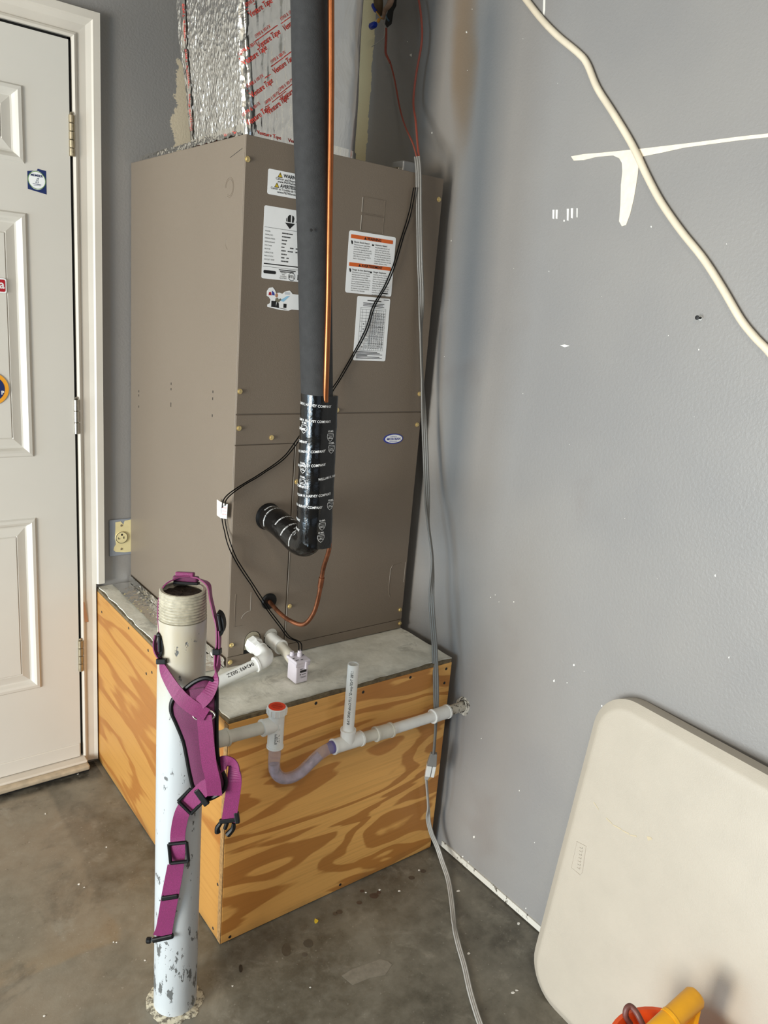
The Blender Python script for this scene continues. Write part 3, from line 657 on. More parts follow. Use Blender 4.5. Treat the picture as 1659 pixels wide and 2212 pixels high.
for z in (z0, -.030, -.037, -.044, -.051, -.0585, -.0705, -.082, -.0935, -.110, z1): p.line(x0, z, x1, z, .0005, f)
for x in (x0, .018, .029, .041, .0465, .053, .060, .067, .074, .081, x1): p.line(x, z0 if x in (x0, x1) else -.030, x, z1, .0005, f)
for i in range(33):
    z = -.039-.0026*i
    for j in range(7): p.rect(.0425+.0065*j, z, .0425+.0065*j+random.uniform(.0025, .0045), z+.0012, f)
for z in (-.0645, -.0765, -.088, -.102, -.119):
    for (a_, b_) in (((.0315, z+.003), (.0385, z+.003)), ((.0315, z+.003), (.0315, z-.003)), ((.0385, z+.003), (.0385, z-.003)), ((.033, z-.003), (.037, z-.003)), ((.035, z+.003), (.035, z-.003))): p.line(*a_, *b_, .0006, f)
    p.rect(.0215, z-.001, .0255, z+.001, f)
for i in range(6): p.line(.008, -.1310-.0030*i, .080+.008*((i*7) % 3-1)-(.03 if i == 3 else 0), -.1310-.0030*i, .0015, f)
p.build('label_print', m_ink, lab)
# shaped sticker: a worker beside cooling units (its square code is left blank)
sp = [(-.517, 1.480), (-.517, 1.490), (-.512, 1.497), (-.503, 1.499), (-.497, 1.493), (-.494, 1.487), (-.486, 1.489), (-.478, 1.487), (-.472, 1.492), (-.460, 1.4955), (-.455, 1.492), (-.452, 1.4885), (-.425, 1.488), (-.425, 1.4545), (-.452, 1.4545), (-.460, 1.4515), (-.480, 1.4515), (-.505, 1.4550), (-.514, 1.4565), (-.5145, 1.461), (-.508, 1.465), (-.507, 1.472), (-.511, 1.477)]
stk = prism('sticker', [(x, YL, z) for x, z in sp], (0, -1, 0), .0004, m_paper, ah); stk['label'] = 'white die-cut sticker with a worker and cooling units'
f = yplane(0, 0, YL-.0006)
for nm, mt, polys in (('unit_print', m_ink, [[(-.505, 1.457), (-.493, 1.457), (-.493, 1.470), (-.505, 1.470)], [(-.474, 1.457), (-.466, 1.457), (-.466, 1.466), (-.474, 1.466)], [(-.511, 1.4585), (-.505, 1.4575), (-.463, 1.4545), (-.470, 1.4538)], [(-.493, 1.457), (-.485, 1.4555), (-.486, 1.466), (-.491, 1.468)]]),
                      ('shirt_print', m_khaki, [[(-.496, 1.468), (-.487, 1.467), (-.480, 1.474), (-.482, 1.477), (-.487, 1.474), (-.489, 1.478), (-.495, 1.476)]]),
                      ('face_print', m_skin, [[(-.4925+.0036*math.cos(a), 1.4825+.0048*math.sin(a)) for a in [2*PI*i/12 for i in range(12)]]]),
                      ('air_print', m_sky, [[(-.484, 1.472), (-.466, 1.483), (-.458, 1.484), (-.474, 1.470)]]),
                      ('red_logo_print', m_redsign, [[(-.513, 1.4815), (-.505, 1.4815), (-.507, 1.489), (-.512, 1.488)]]), ('blue_logo_print', m_blueprint, [[(-.504, 1.482), (-.497, 1.482), (-.499, 1.488), (-.505, 1.492)]])):
    p = Print()
    for q in polys: p.poly(q, f)
    p.build(nm, mt, stk)
p = Print(); p.rect(-.472, 1.486, -.459, 1.4915, yplane(0, 0, YL-.0006)); p.build('wall_unit_print', M('light_grey_print', (196, 202, 210), .5), stk)
# oval badge
bd = prism('badge', [(-.1248+.0325*math.cos(a), YL, 1.1474+.0135*math.sin(a)) for a in [2*PI*i/32 for i in range(32)]], (0, -1, 0), .0006, m_blueprint, ah); bd['label'] = 'oval blue and white antimicrobial badge'
p = Print(); p.poly([(-.1238+.0285*math.cos(a), 1.1476+.0108*math.sin(a)) for a in [2*PI*i/32 for i in range(32)]], yplane(0, 0, YL-.0008)); p.build('badge_disc', m_paper, bd)
p = Print(); p.text('MICROBAN', .0088, yplane(-.1240, 1.1440, YL-.0010), align='CENTER', bold=.03); p.text('protected by', .004, yplane(-.1250, 1.1525, YL-.0010), align='CENTER'); p.line(-.138, 1.1408, -.111, 1.1408, .0012, yplane(0, 0, YL-.0010)); p.build('badge_print', m_blueprint, bd)

# ------------------------------------------------------------------ foil wrapped duct
DZB, DZT = UT+.001, 2.50
def duct_section(z):
    t = (z-1.797)/.25
    c = [V((-.556-.022*t, -.350+.055*t)), V((-.574-.024*t, -.655-.002*t)), V((-.262-.004*t, -.628)), V((-.190, -.30))]
    r = [.012, .016, .075, .05]
    return c, r
def duct_outline(z, step=.0042):
    c, r = duct_section(z); pts = []
    for i in range(4):
        p_, a, b = c[i], c[i-1], c[(i+1) % 4]; u1, u2 = (a-p_).normalized(), (b-p_).normalized(); rr = r[i]
        h = math.acos(max(-1, min(1, u1.dot(u2))))/2; d = rr/math.tan(h); cen = p_+(u1+u2).normalized()*(rr/math.sin(h))
        s0, s1 = p_+u1*d, p_+u2*d; k = 6 if rr < .03 else 14
        a0 = math.atan2((s0-cen).y, (s0-cen).x); a1 = math.atan2((s1-cen).y, (s1-cen).x); da = (a1-a0+PI) % (2*PI)-PI
        for j in range(k+1): pts.append(cen+V((math.cos(a0+da*j/k), math.sin(a0+da*j/k)))*rr)
    pts.append(pts[0].copy())
    cum = [0]
    for i in range(1, len(pts)): cum.append(cum[-1]+(pts[i]-pts[i-1]).length)
    return pts, cum
_dc = {}
def duct_at(s, z, off=0.0, rough=True):
    """s = metres along the outline measured from the front left edge (negative runs along the left face)"""
    k = round(z, 4)
    if k not in _dc: _dc[k] = duct_outline(z)
    pts, cum = _dc[k]
    fl = cum[10]                       # middle of the front left corner arc
    q = (s+fl) % cum[-1]
    lo, hi = 0, len(cum)-1
    while hi-lo > 1:
        md = (lo+hi)//2
        if cum[md] <= q: lo = md
        else: hi = md
    a, b = pts[lo], pts[lo+1]; t = (q-cum[lo])/max(1e-9, cum[lo+1]-cum[lo]); p_ = a.lerp(b, t); d = (b-a).normalized(); n = V((d.y, -d.x))
    if n.dot(p_-V((-.40, -.48))) < 0: n = -n
    d0 = 0
    if rough:
        w_ = V((s*1.0, z*.55, .3)); sm = 1.0 if s < .16 else max(.25, 1-(s-.16)*9)
        edge = min(1, abs(s)/.012)
        d0 = sm*(.0016*noise.noise(w_*40)+.0016*noise.noise(w_*120)+.0012*noise.noise(w_*260)) + .004*noise.noise(V((s*9, z*6, 2)))*edge
        if 0 < s < .14: d0 = .5*d0+.0035*abs(noise.noise(V((s*70, z*5, 9))))
    return V((p_.x+n.x*(d0+off), p_.y+n.y*(d0+off), z))
def duct_sheet(name, s0, s1, z0, z1, off, mt, parent, st=.0032, ragged=0):
    ns, nz = max(2, int((s1-s0)/st)), max(2, int((z1-z0)/.0045)); vs = []; fs = []
    for i in range(nz+1):
        z = z0+(z1-z0)*i/nz
        for j in range(ns+1):
            s = s0+(s1-s0)*j/ns
            if ragged and j == ns: s += ragged*noise.noise(V((z*40, 1, 4)))
            vs.append(duct_at(s, round(z, 4), off))
    for i in range(nz):
        for j in range(ns): k = i*(ns+1)+j; fs.append((k, k+1, k+ns+2, k+ns+1))
    return mesh(name, vs, fs, mt, parent, True)
du = empty('foil_duct', (-.40, -.48, UT), 'silver foil wrapped supply duct rising from the top of the air handler', 'duct')
duct_sheet('foil_wrap_side', -.345, 0.0, DZB, DZT, 0, m_foil, du); duct_sheet('foil_wrap_front', 0.0, .215, DZB, DZT, 0, m_foil, du)
duct_sheet('foil_wrap_far_side', .215, .78, DZB, DZT, 0, m_foil2, du, .008); duct_sheet('foil_wrap_back', .78, duct_outline(1.797)[1][-1]-.345, DZB, DZT, 0, m_foil2, du, .012)
duct_sheet('foil_tape_front', -.006, .150, DZB+.006, DZT, .0022, m_ftape, du); duct_sheet('foil_tape_edge', -.315, -.285, DZB, DZT, .0022, m_ftape, du)
duct_sheet('foil_tape_base', -.30, .33, DZB-.0005, DZB+.022, .0030, m_ftape, du); box('duct_cap', (-.60, -.66, DZT), (-.18, -.28, DZT+.01), m_foil2, du)
p = Print(); rnd = random.Random(3)
def on_tape(s0, z0, rot=.66, off=.0031):
    c_, s_ = math.cos(rot), math.sin(rot); return lambda a, b: duct_at(s0+a*c_-b*s_, z0+a*s_+b*c_, off)
g1, g2 = glyphs('Venture Tape', .0150, bold=.010, sx=.82), glyphs('1599B & 180-FX', .0085, sx=.85)
bar = ([(0, .0138), (.070, .0138), (.070, .0152), (0, .0152)], [(0, 1, 2, 3)])
def logo(s0, z0):
    p = Print(); f = on_tape(s0, z0)
    for g in (g1, bar): p.add(g, f)
    f2 = on_tape(s0-.0085, z0+.0165); p.add(g2, f2); p.build('printed_logo', m_redp, du)
for (s0, z0) in ((.004, 2.065), (.016, 2.012), (.072, 2.060), (.034, 1.962), (.098, 2.010), (.000, 1.925), (.070, 1.925), (.012, 1.868), (.088, 1.878), (.052, 1.846), (.002, 1.815), (.050, 2.120)):
    logo(s0, z0)
for z in (1.84, 1.93, 2.02, 2.11):
    p = Print(); p.text('Venture Tape', .014, lambda a, b, z=z: duct_at(-.292-b*.8, z+a, .0031), bold=.012); p.build('printed_logo', m_redp, du)
for s in (-.26, -.20, -.10, .02, .10):
    p = Print(); p.text('Venture Tape', .011, lambda a, b, s=s: duct_at(s+a, DZB+.006+b*.9, .0040), bold=.012); p.build('printed_logo', m_redp, du)
ts = empty('foil_tape_sheet', (-.56, -.30, UT), 'thin wrinkled foil tape lying along the left top edge of the air handler', 'foil tape')
crumple('tape_strip', (-.577, -.64, UT+.0004), (-.577, -.055, UT+.0004), (.45, 0, .9), .016, m_ftape, ts, 110, 5, .006, 4, V((-.2, 0, 1)))

# ------------------------------------------------------------------ refrigerant lines
HOLE = V((-.4886, UF, .9715)); JY = -.868
pipe_up = [V((-.487, JY, 1.045)), V((-.489, JY+.001, 1.15)), V((-.4965, JY+.002, 1.283)), onY(682, 700, -.862), onY(679, 500, -.855), onY(672, 250, -.846), onY(668, 0, -.836), onY(664, -160, -.830)]
su = empty('insulated_suction_line', HOLE, 'thick black foam insulated refrigerant pipe bending into the front of the air handler', 'pipe')
tube('foam_insulation', pipe_up[2:], [.0335, .034, .0345, .035, .035, .035], m_foam, su, 28, 8)
o = lathe('foam_nick', [(.003, 0), (.002, .001)], onY(672, 497, -.888), (-.5, -.85, .1), m_dark, su, 8)
# hanging tape wrap: outline encloses pipe and copper line
RTH = V((math.cos(YAW), -math.sin(YAW), 0)); NTH = V((-math.sin(YAW), -math.cos(YAW), 0))     # to the right / towards the room
def axis_at(z):
    z0, z1 = .96, 1.29; t = (z-z0)/(z1-z0); return V((-.4885-.0085*t, JY+.001+.001*t, z))
COPZ = [(.955, .0395), (1.29, .0345)]
def cop_at(z): t = (z-.955)/.335; return axis_at(z)+RTH*(.0395*(1-t)+.0335*t)-NTH*.002
def wrap_profile(n1=30):
    R1, R2, D = .0338, .0075, .037; out = []; al = math.acos((R1-R2)/D)
    for i in range(n1+1): a = al+(2*PI-2*al)*i/n1; out.append((R1*math.cos(a), R1*math.sin(a)))
    for i in range(9): a = -al+2*al*i/8; out.append((D+R2*math.cos(a), R2*math.sin(a)))
    return out
WP = wrap_profile(); WC = [0]
for i in range(1, len(WP)+1): a, b = WP[i-1], WP[i % len(WP)]; WC.append(WC[-1]+math.hypot(b[0]-a[0], b[1]-a[1]))
def wrap_at(s, z, off=0):
    q = s % WC[-1]; i = 0
    while i < len(WP)-1 and WC[i+1] < q: i += 1
    a, b = V(WP[i]), V(WP[(i+1) % len(WP)]); t = (q-WC[i])/(WC[i+1]-WC[i]); m_ = a.lerp(b, t); d = (b-a).normalized(); n = V((d.y, -d.x))
    if n.dot(m_-V((.008, 0))) < 0: n = -n
    wv = .0012*noise.noise(V((q*14, z*38, 2)))+.0003*math.sin(z*120+q*25) if .965 < z < 1.28 else 0
    m_ = m_+n*(off+wv); return axis_at(z)+RTH*m_.x+NTH*m_.y
vs = []; fs = []; nz, k = 90, 80
for i in range(nz+1):
    for j in range(k):
        q = WC[-1]*j/k; e = math.exp(-((q-.085)/.045)**2); zb = .957+.030*e; vs.append(wrap_at(q, zb+(1.29-zb)*i/nz))
for i in range(nz):
    for j in range(k): fs.append((i*k+j, i*k+(j+1) % k, (i+1)*k+(j+1) % k, (i+1)*k+j))
fs += [tuple(range(k-1, -1, -1)), tuple(range(nz*k, nz*k+k))]
tw = mesh('tape_wrap', vs, fs, m_tape, su, True); sharp(tw)
jp = catmull([HOLE+V((0, .002, 0)), HOLE+V((0, -.05, -.002)), HOLE+V((0, -.100, -.011)), HOLE+V((-.0005, -.145, -.020)), HOLE+V((0, -.180, -.012)), V((-.488, JY, .995)), V((-.4875, JY, 1.06))], 10)
tube('tape_elbow', jp, .0305, m_tape, su, 28)
lathe('pipe_collar', [(.031, 0), (.0335, .003), (.032, .010), (.029, .012)], HOLE, (0, -1, 0), m_black, su, 26)
# lettering on the tape
T_ = 'WILLIAM H. HARVEY COMPANY'; gT = glyphs(T_, .0078, bold=.012, sx=.84); gM = glyphs('10 MIL', .0058, bold=.015, align='CENTER'); gU = glyphs('UPC', .0060, align='CENTER')
# s at the camera facing front of the wrap: profile starts at the far upper tangent and runs round the left side
SF = WC[-1]*.36
fullw = max(x for x, y in gT[0])
def zrow(v): return onY(685, v, JY-.03).z
for (v, ss, tl) in ((880, .083, -.03), (914, .083, .0), (934, .045+fullw, .0), (960, .040+fullw, .06), (980, .094, .10), (1010, .092, .12), (1041, .014, .14), (1058, .038+fullw, .0), (1075, .074, .08), (1099, .096, .02), (1134, .052+fullw, -.10), (1156, .052+fullw, -.14)):
    z0 = zrow(v); p = Print(); p.add(gT, lambda a, b, z0=z0, ss=ss, tl=tl: wrap_at(ss-a, z0+b+tl*(a-ss+.03), .0009)); p.build('printed_name', m_white, su)
def shield(s0, z0):
    p = Print(); f = lambda a, b: wrap_at(s0-a, z0+b, .0009); pts = [(-.008, .006), (0, .0072), (.008, .006), (.0085, 0), (.006, -.006), (0, -.0105), (-.006, -.006), (-.0085, 0)]
    for i in range(8): p.line(*pts[i], *pts[(i+1) % 8], .0008, f)
    p.line(-.0085, .0035, .0085, .0035, .0006, f); p.line(-.0075, -.0042, .0075, -.0042, .0006, f); p.add(gU, lambda a, b: f(a, b-.0035)); p.add(gM, lambda a, b: f(a, b+.0095)); p.build('printed_shield', m_white, su)
for (v, s0) in ((925, .050), (1012, .050), (1042, .050), (940, -.012), (966, -.016), (1090, -.020), (1132, .000), (1158, .002)): shield(s0, zrow(v)-.004)
# lettering round the elbow
T2, N2, B2 = frames(jp)
def ring_fn(i, ang, dirn=1):
    P_, n_, b_ = jp[i], N2[i], B2[i]; t_ = T2[i]
    return lambda a, b: P_ - t_*b*dirn + (n_*math.cos(ang+a/.0308)+b_*math.sin(ang+a/.0308))*.0312
gS = glyphs(T_, .0066, bold=.02, sx=.9)
for i, ang in ((5, .2), (8, 1.4), (17, .6), (20, -.6), (24, .9), (29, -.2), (33, 1.2), (37, .3), (40, -.8)):
    p = Print(); p.add(gS, ring_fn(i, ang-2.2)); p.build('printed_name', m_white, su)

cl = empty('copper_liquid_line', (-.4747, UF, .7519), 'thin bare copper refrigerant line beside the black foam pipe', 'pipe')
cop = [onY(716, -120, -.880), onY(715, 0, -.882), onY(715, 200, -.884), onY(712, 450, -.890), onY(709, 650, -.897), onY(705, 800, -.902), onY(703, 868, -.896), cop_at(1.10), cop_at(.97)]
tube('copper_upper', cop[:7], .0062, m_copper, cl, 12, 8)
gr = V((-.4747, UF-.004, .7519))
low_ = [cop_at(.99), cop_at(.95)+V((-.0005, 0, 0)), onY(698, 1230, -.868), onY(689, 1285, -.858), onY(677, 1325, -.846), onY(655, 1349, -.822), onY(625, 1340, -.778), onY(602, 1322, -.728), gr]
tube('copper_lower', low_, .0052, m_copold, cl, 12, 8)
cpl = (low_[3]+low_[2])/2; dr = (low_[3]-low_[2]).normalized(); tube('copper_coupling', [cpl-dr*.012, cpl+dr*.012], .0066, m_copold, cl, 12)

# ------------------------------------------------------------------ wires
def pair(name, pts, gap, r, mt, parent):
    pts = [V(p_) for p_ in pts]; P = catmull(pts, 7); T, N_, B_ = frames(P)
    for sgn, ph in ((1, 0), (-1, 1.7)):
        q = [p_+RT*(sgn*gap*(.35+.65*abs(math.sin(i*.17+ph))))+FW*(-.0006*sgn) for i, p_ in enumerate(P)]; tube(name, q, r, mt, parent, 6)
lv = empty('control_wire', (-.46, -.70, 1.1), 'thin black twin control wire draped across the air handler front', 'wire')
pair('wire_strand', [onY(897, 405, UF-.012), onY(889, 440, UF-.007), onY(880, 480, UF-.005), onY(866, 525, UF-.004), onY(848, 580, UF-.004), onY(832, 620, UF-.004), onY(806, 665, UF-.004), onY(790, 715, UF-.004), onY(765, 765, UF-.004), onY(735, 815, UF-.006), onY(714, 850, UF-.02), onY(700, 890, UF-.03), onY(680, 915, UF-.03), onY(652, 940, UF-.022)], .0035, .0015, m_blackwire, lv)
pair('wire_strand', [onY(652, 940, UF-.022), onY(625, 975, UF-.012), onY(600, 1000, UF-.010), onY(560, 1027, UF-.010), onY(520, 1050, UF-.010), onY(490, 1075, UF-.016), onX(482, 1100, UL-.008)], .0045, .0014, m_blackwire, lv)
pair('wire_strand', [onX(482, 1100, UL-.008), onX(485, 1140, UL-.010), onY(497, 1180, UF-.016), onY(520, 1225, UF-.010), onY(548, 1270, UF-.026), onY(572, 1305, UF-.030), onY(600, 1345, UF-.040), onY(622, 1375, -.745), V((-.459, -.797, .690)), V((-.458, -.800, .668))], .0045, .0014, m_blackwire, lv)
wt = empty('wire_tag', onX(481, 1100, UL-.012), 'small folded white paper tag around the black control wire', 'tag')
prism('tag_sheet', [onX(u, v, UL-.011) for u, v in ((469, 1079), (478, 1085), (491, 1090), (490, 1121), (477, 1119), (469, 1113))], (-1, 0, 0), .0006, M('translucent_tag', (232, 224, 218), .4), wt)
prism('tag_flap', [onX(u, v, UL-.0125) for u, v in ((478, 1093), (492, 1089), (490, 1121), (479, 1119))], (-1, 0, .1), .0006, m_paper, wt)
p = Print(); f = lambda a, b: onX(a, b, UL-.0134)
for v in (1096, 1103, 1110): p.poly([(480, v), (489, v+1), (489, v+2), (480, v+1)], f)
p.build('tag_print', m_redp, wt)

# grey appliance cord: flat, three ribs
def flatcord(name, pts, wds, mt, parent, r=.0026, sp=.0046, sm=8):
    k = len(pts); P = catmull(pts, sm); prof_ = []
    for i in range(3):
        c = (i-1)*sp
        a0, a1 = ((-2.3, 2.3) if i == 2 else (PI-2.3, PI+2.3) if i == 0 else (None, None))
    # outline of three fused circles
    up = []
    for i in range(3):
        c = (i-1)*sp
        for a in ((150, 110, 70, 30) if i == 1 else (180, 135, 90, 35) if i == 0 else (145, 90, 45, 0)): up.append((c+r*math.cos(math.radians(a)), r*math.sin(math.radians(a))))
    prof_ = up+[(x, -y) for x, y in reversed(up[1:-1])]
    vs = []; fs = []; n = len(prof_)
    for i, p_ in enumerate(P):
        t = i/(len(P)-1)*(k-1); j = min(int(t), k-2); w_ = V(wds[j]).lerp(V(wds[j+1]), t-j)
        d = (P[min(i+1, len(P)-1)]-P[max(i-1, 0)]).normalized(); w_ = (w_-d*w_.dot(d)).normalized(); nn = d.cross(w_)
        for (x, y) in prof_: vs.append(p_+w_*x+nn*y)
    for i in range(len(P)-1):
        for j in range(n): fs.append((i*n+j, i*n+(j+1) % n, (i+1)*n+(j+1) % n, (i+1)*n+j))
    fs += [tuple(range(n-1, -1, -1)), tuple(range((len(P)-1)*n, len(P)*n))]
    o = mesh(name, vs, fs, mt, parent, True); sharp(o, 50); return o
wide, thin = RT, (RT*.3+FW)
gc = empty('grey_power_cord', onY(903, 345, UF-.012), 'flat grey three rib power cord hanging down the right side of the air handler', 'cord')
flatcord('cord_jacket', [onY(901, 338, UF-.006), onY(904, 370, UF-.010), onY(905, 450, UF-.012), onY(907, 560, UF-.014), onY(910, 640, UF-.016), onY(909, 720, UF-.018), onY(912, 820, UF-.026), onY(918, 950, UF-.05), onY(922, 1060, UF-.085), onY(925, 1130, UF-.12), onY(934, 1210, UF-.150), onY(932, 1300, UF-.175), onY(939, 1400, UF-.205), onY(942, 1500, UF-.235), onY(941, 1570, UF-.25), onX(937, 1628, -.098)],
         [wide, wide, wide, wide, wide, thin, thin, wide, wide, thin, thin, wide, wide, wide, thin, thin], m_grey, gc, .0029, .0050)
gd = (onX(930, 1665, -.098)-onX(937, 1630, -.098)).normalized()
a = onX(937, 1628, -.098)
def taper(name, p0, p1, w0, w1, d0, d1, mt, parent, bev=.0015):
    p0, p1 = V(p0), V(p1); t = (p1-p0).normalized(); x = (RT-t*RT.dot(t)).normalized(); y = t.cross(x); bm = bmesh.new()
    A = [bm.verts.new(p0+x*(sx*w0/2)+y*(sy*d0/2)) for sx, sy in ((-1, -1), (1, -1), (1, 1), (-1, 1))]; B_ = [bm.verts.new(p1+x*(sx*w1/2)+y*(sy*d1/2)) for sx, sy in ((-1, -1), (1, -1), (1, 1), (-1, 1))]
    bm.faces.new(A[::-1]); bm.faces.new(B_)
    for i in range(4): bm.faces.new((A[i], A[(i+1) % 4], B_[(i+1) % 4], B_[i]))
    bmesh.ops.bevel(bm, geom=bm.edges[:], offset=bev, segments=2, affect='EDGES', profile=.5); return frombm(name, bm, mt, parent)
taper('cord_connector', a-gd*.002, a+gd*.036, .017, .026, .012, .016, M('grey_connector', (128, 126, 122), .4), gc)
wc = empty('white_power_cord', onX(930, 1700, -.1), 'white power cord plugged into the grey cord and trailing over the floor', 'cord')
b0 = a+gd*.0365
taper('plug_body', b0, b0+gd*.034, .025, .024, .016, .016, m_pvc, wc); taper('strain_relief', b0+gd*.034-RT*.006, b0+gd*.046-RT*.007, .014, .009, .011, .009, m_whitecord, wc)
taper('plug_stripe', b0+RT*.0015, b0+gd*.033+RT*.0015, .0022, .0022, .0175, .0175, M('plug_seam', (110, 108, 104), .5), wc, .0004)
c0 = b0+gd*.044-RT*.007
def onfloor(u, v, z=.0045): return onZ(u, v, z)
flatcord('cord_jacket', [c0, onX(925, 1740, -.086), onX(925, 1770, -.074), onX(932, 1800, -.062), V(onX(944, 1828, -.052)), onX(954, 1858, -.055), onfloor(968, 1900), onfloor(976, 1950), onfloor(981, 2000), onfloor(990, 2040), onfloor(1004, 2090), onfloor(1015, 2140), onfloor(1028, 2185), onfloor(1043, 2230), onfloor(1070, 2320), onfloor(1120, 2420)],
         [thin, thin, wide, wide, wide, wide, wide, wide, thin, wide, wide, wide, wide, wide, wide, wide], m_whitecord, wc, .0024, .0042)
# red wires above and the open splice in the wall
rw = empty('red_wire', onY(903, 340, UF-.006), 'pair of red brown wires running up from the grey cord to the ceiling', 'wire')
tube('wire_strand', [onY(905, 338, UF-.006), onX(902, 310, -.10), onX(898, 262, -.07), onX(893, 220, -.05), onX(899, 160, -.045), onX(911, 90, -.04), onX(910, 40, -.04), onX(903, -10, -.04), onX(890, -80, -.03)], .0028, m_redwire, rw, 8, 7)
tube('wire_strand', [onY(900, 338, UF-.006), onX(892, 310, -.10), onX(876, 275, -.07), onX(864, 235, -.045), onX(852, 170, -.03), onX(843, 135, -.025)], .0023, m_redwire, rw, 8, 7)
sp_ = empty('wire_splice', onX(828, 40, -.02), 'loose wires with blue wire nuts poking from a torn hole in the grey wall', 'wires')
tube('wire_strand', [onX(843, 136, -.025), onX(838, 126, -.026), onX(833, 112, -.03), onX(834, 80, -.03), onX(834, 62, -.025)], .0032, m_redwire, sp_, 8, 6)
tube('bare_end', [onX(840, 132, -.0235), onX(834, 118, -.028)], .0028, m_cream, sp_, 8)
tube('white_strand', [onX(828, 46, -.03), onX(831, 62, -.035), onX(830, 78, -.04), onX(822, 88, -.045), onX(803, 101, -.05)], .0013, m_whitecord, sp_, 6, 6)
for (u0, v0, u1, v1, mt, r) in ((805, 10, 812, 25, m_bluenut, .0055), (800, 58, 812, 52, m_bluenut, .0085), (816, 48, 820, 40, m_orangenut, .004)):
    a, b_ = onX(u0, v0, -.055), onX(u1, v1, -.055); d = b_-a; lathe('wire_nut', [(r*.7, 0), (r, d.length*.15), (r*.95, d.length*.8), (r*.6, d.length)], a, d, mt, sp_, 10)
tube('wire_strand', [onX(812, 24, -.055), onX(822, 38, -.05), onX(828, 42, -.03)], .0013, m_orangenut, sp_, 6, 5); tube('wire_strand', [onX(810, 50, -.055), onX(816, 41, -.05), onX(826, 40, -.03)], .0013, m_cream, sp_, 6, 5)
tube('blue_strand', [onX(828, 42, -.03), onX(832, 30, -.03), onX(836, 40, -.015), onX(840, 45, -.004)], .002, M('pale_blue_wire', (110, 140, 160), .5), sp_, 6, 5)
tube('cable_jacket', [onX(828, 40, -.03), onX(832, 22, -.045), onX(842, 8, -.05), onX(850, -20, -.05)], [.004, .006, .008, .009], M('frayed_jacket', (168, 140, 120), .6, var=.3, vs=60), sp_, 10, 5)
tube('cable_jacket', [onX(822, 30, -.03), onX(818, 12, -.05), onX(816, -20, -.05)], [.006, .012, .014], M('brown_jacket', (96, 78, 52), .6), sp_, 10, 5)
hole = wallpoly('wall_hole_dark', [(832, 52), (836, 60), (846, 52), (848, 38), (850, 24), (856, 12), (857, -10), (848, -10), (846, 10), (838, 24), (834, 36)], m_dark, .0004)  # flat near-black patch stands in for the darkness inside the hole
wallpoly('torn_paper', [(846, 12), (852, 0), (853, -10), (844, -10), (840, 4)], m_chip, .002)

# cream cable stapled across the right wall
ct = [onX(u, v, -.0075) for u, v in ((1060, -110), (1100, -50), (1137, 0), (1170, 42), (1205, 78), (1248, 114), (1268, 138), (1290, 190), (1325, 245), (1365, 312), (1400, 385), (1430, 440), (1472, 500), (1520, 560), (1560, 622), (1600, 690), (1632, 730), (1665, 765), (1730, 850), (1800, 960))]
tag(tube('wall_cable', ct, .0070, m_cream, None, 10, 6), 'cream cable running diagonally down the grey right wall', 'cable')

# ------------------------------------------------------------------ condensate drain
PR0, FR = .0138, .0176
cdn = empty('condensate_drain', (-.40, -.925, .46), 'white pvc condensate drain with clear trap and vent on the platform front', 'drain pipe')
def fitting(name, pts, mt=m_pvc, r=FR, parent=cdn, rims=True, sm=0):
    o = tube(name, pts, r, mt, parent, 20, sm)
    if rims:
        for e, q in ((0, 1), (-1, -2)):
            d = (V(pts[q])-V(pts[e])).normalized(); tube('socket_rim', [V(pts[e])-d*.0004, V(pts[e])+d*.0045], r+.0014, mt, o if False else parent, 20)
    return o
def arc(c, a, b, r, n=8):
    """quarter bend about corner point c: from direction a to direction b"""
    a, b = V(a).normalized(), V(b).normalized(); return [V(c)+a*r*(1-math.sin(PI/2*i/n))+b*r*(1-math.cos(PI/2*i/n)) for i in range(n+1)]
D1 = V((-.5145, UF, .6456)); E1 = V((-.5145, -.757, .6440))
lathe('hex_adapter', [(.0185, 0), (.0215, .002), (.0215, .020), (.0185, .022), (.0172, .024), (.0172, .046)], D1+V((0, .001, 0)), (0, -1, 0), m_pvc, cdn, 8, False)
leftdir = V((-1, -.05, -.20)).normalized()
fitting('elbow', [D1+V((0, -.040, 0))] + arc(E1, (0, 1, 0), leftdir, .024) + [E1+leftdir*.040])
E2 = E1+leftdir*.235; fwd2 = V((0, -1, -.03)).normalized(); E3 = V((E2.x, -.925, E2.z-.012)); E3.z = .578
d23 = (E3-E2).normalized(); d34 = V((1, 0, -.02)).normalized()
tube('drain_pipe', [E1+leftdir*.030, E2-leftdir*.025], PR0, m_pvc, cdn, 20)
fitting('elbow', [E2-leftdir*.040] + arc(E2, -leftdir, d23, .024) + [E2+d23*.040], m_pvcold)
tube('drain_pipe', [E2+d23*.03, E3-d23*.03], PR0, m_pvcold, cdn, 20)
fitting('elbow', [E3-d23*.040] + arc(E3, -d23, d34, .024) + [E3+d34*.040], m_pvcold)
TX = -.5885; TZ = E3.z+d34.z*(TX-E3.x)/d34.x
tube('drain_pipe', [E3+d34*.03, V((TX-.02, -.925, TZ))], PR0, m_pvcold, cdn, 20)
fitting('tee_branch', [V((TX-.036, -.925, TZ)), V((TX, -.925, TZ))])
tee = tube('tee_body', [V((TX, -.925, .518)), V((TX, -.925, .607))], FR, m_pvc, cdn, 22); tube('socket_rim', [V((TX, -.925, .518)), V((TX, -.925, .523))], FR+.0014, m_pvc, cdn, 22)
capz = .600
cp = lathe('cleanout_cap', [(.0198, 0), (.0212, .001), (.0212, .016), (.0198, .0175)], (TX, -.925, capz), (0, 0, 1), m_pvc, cdn, 24)
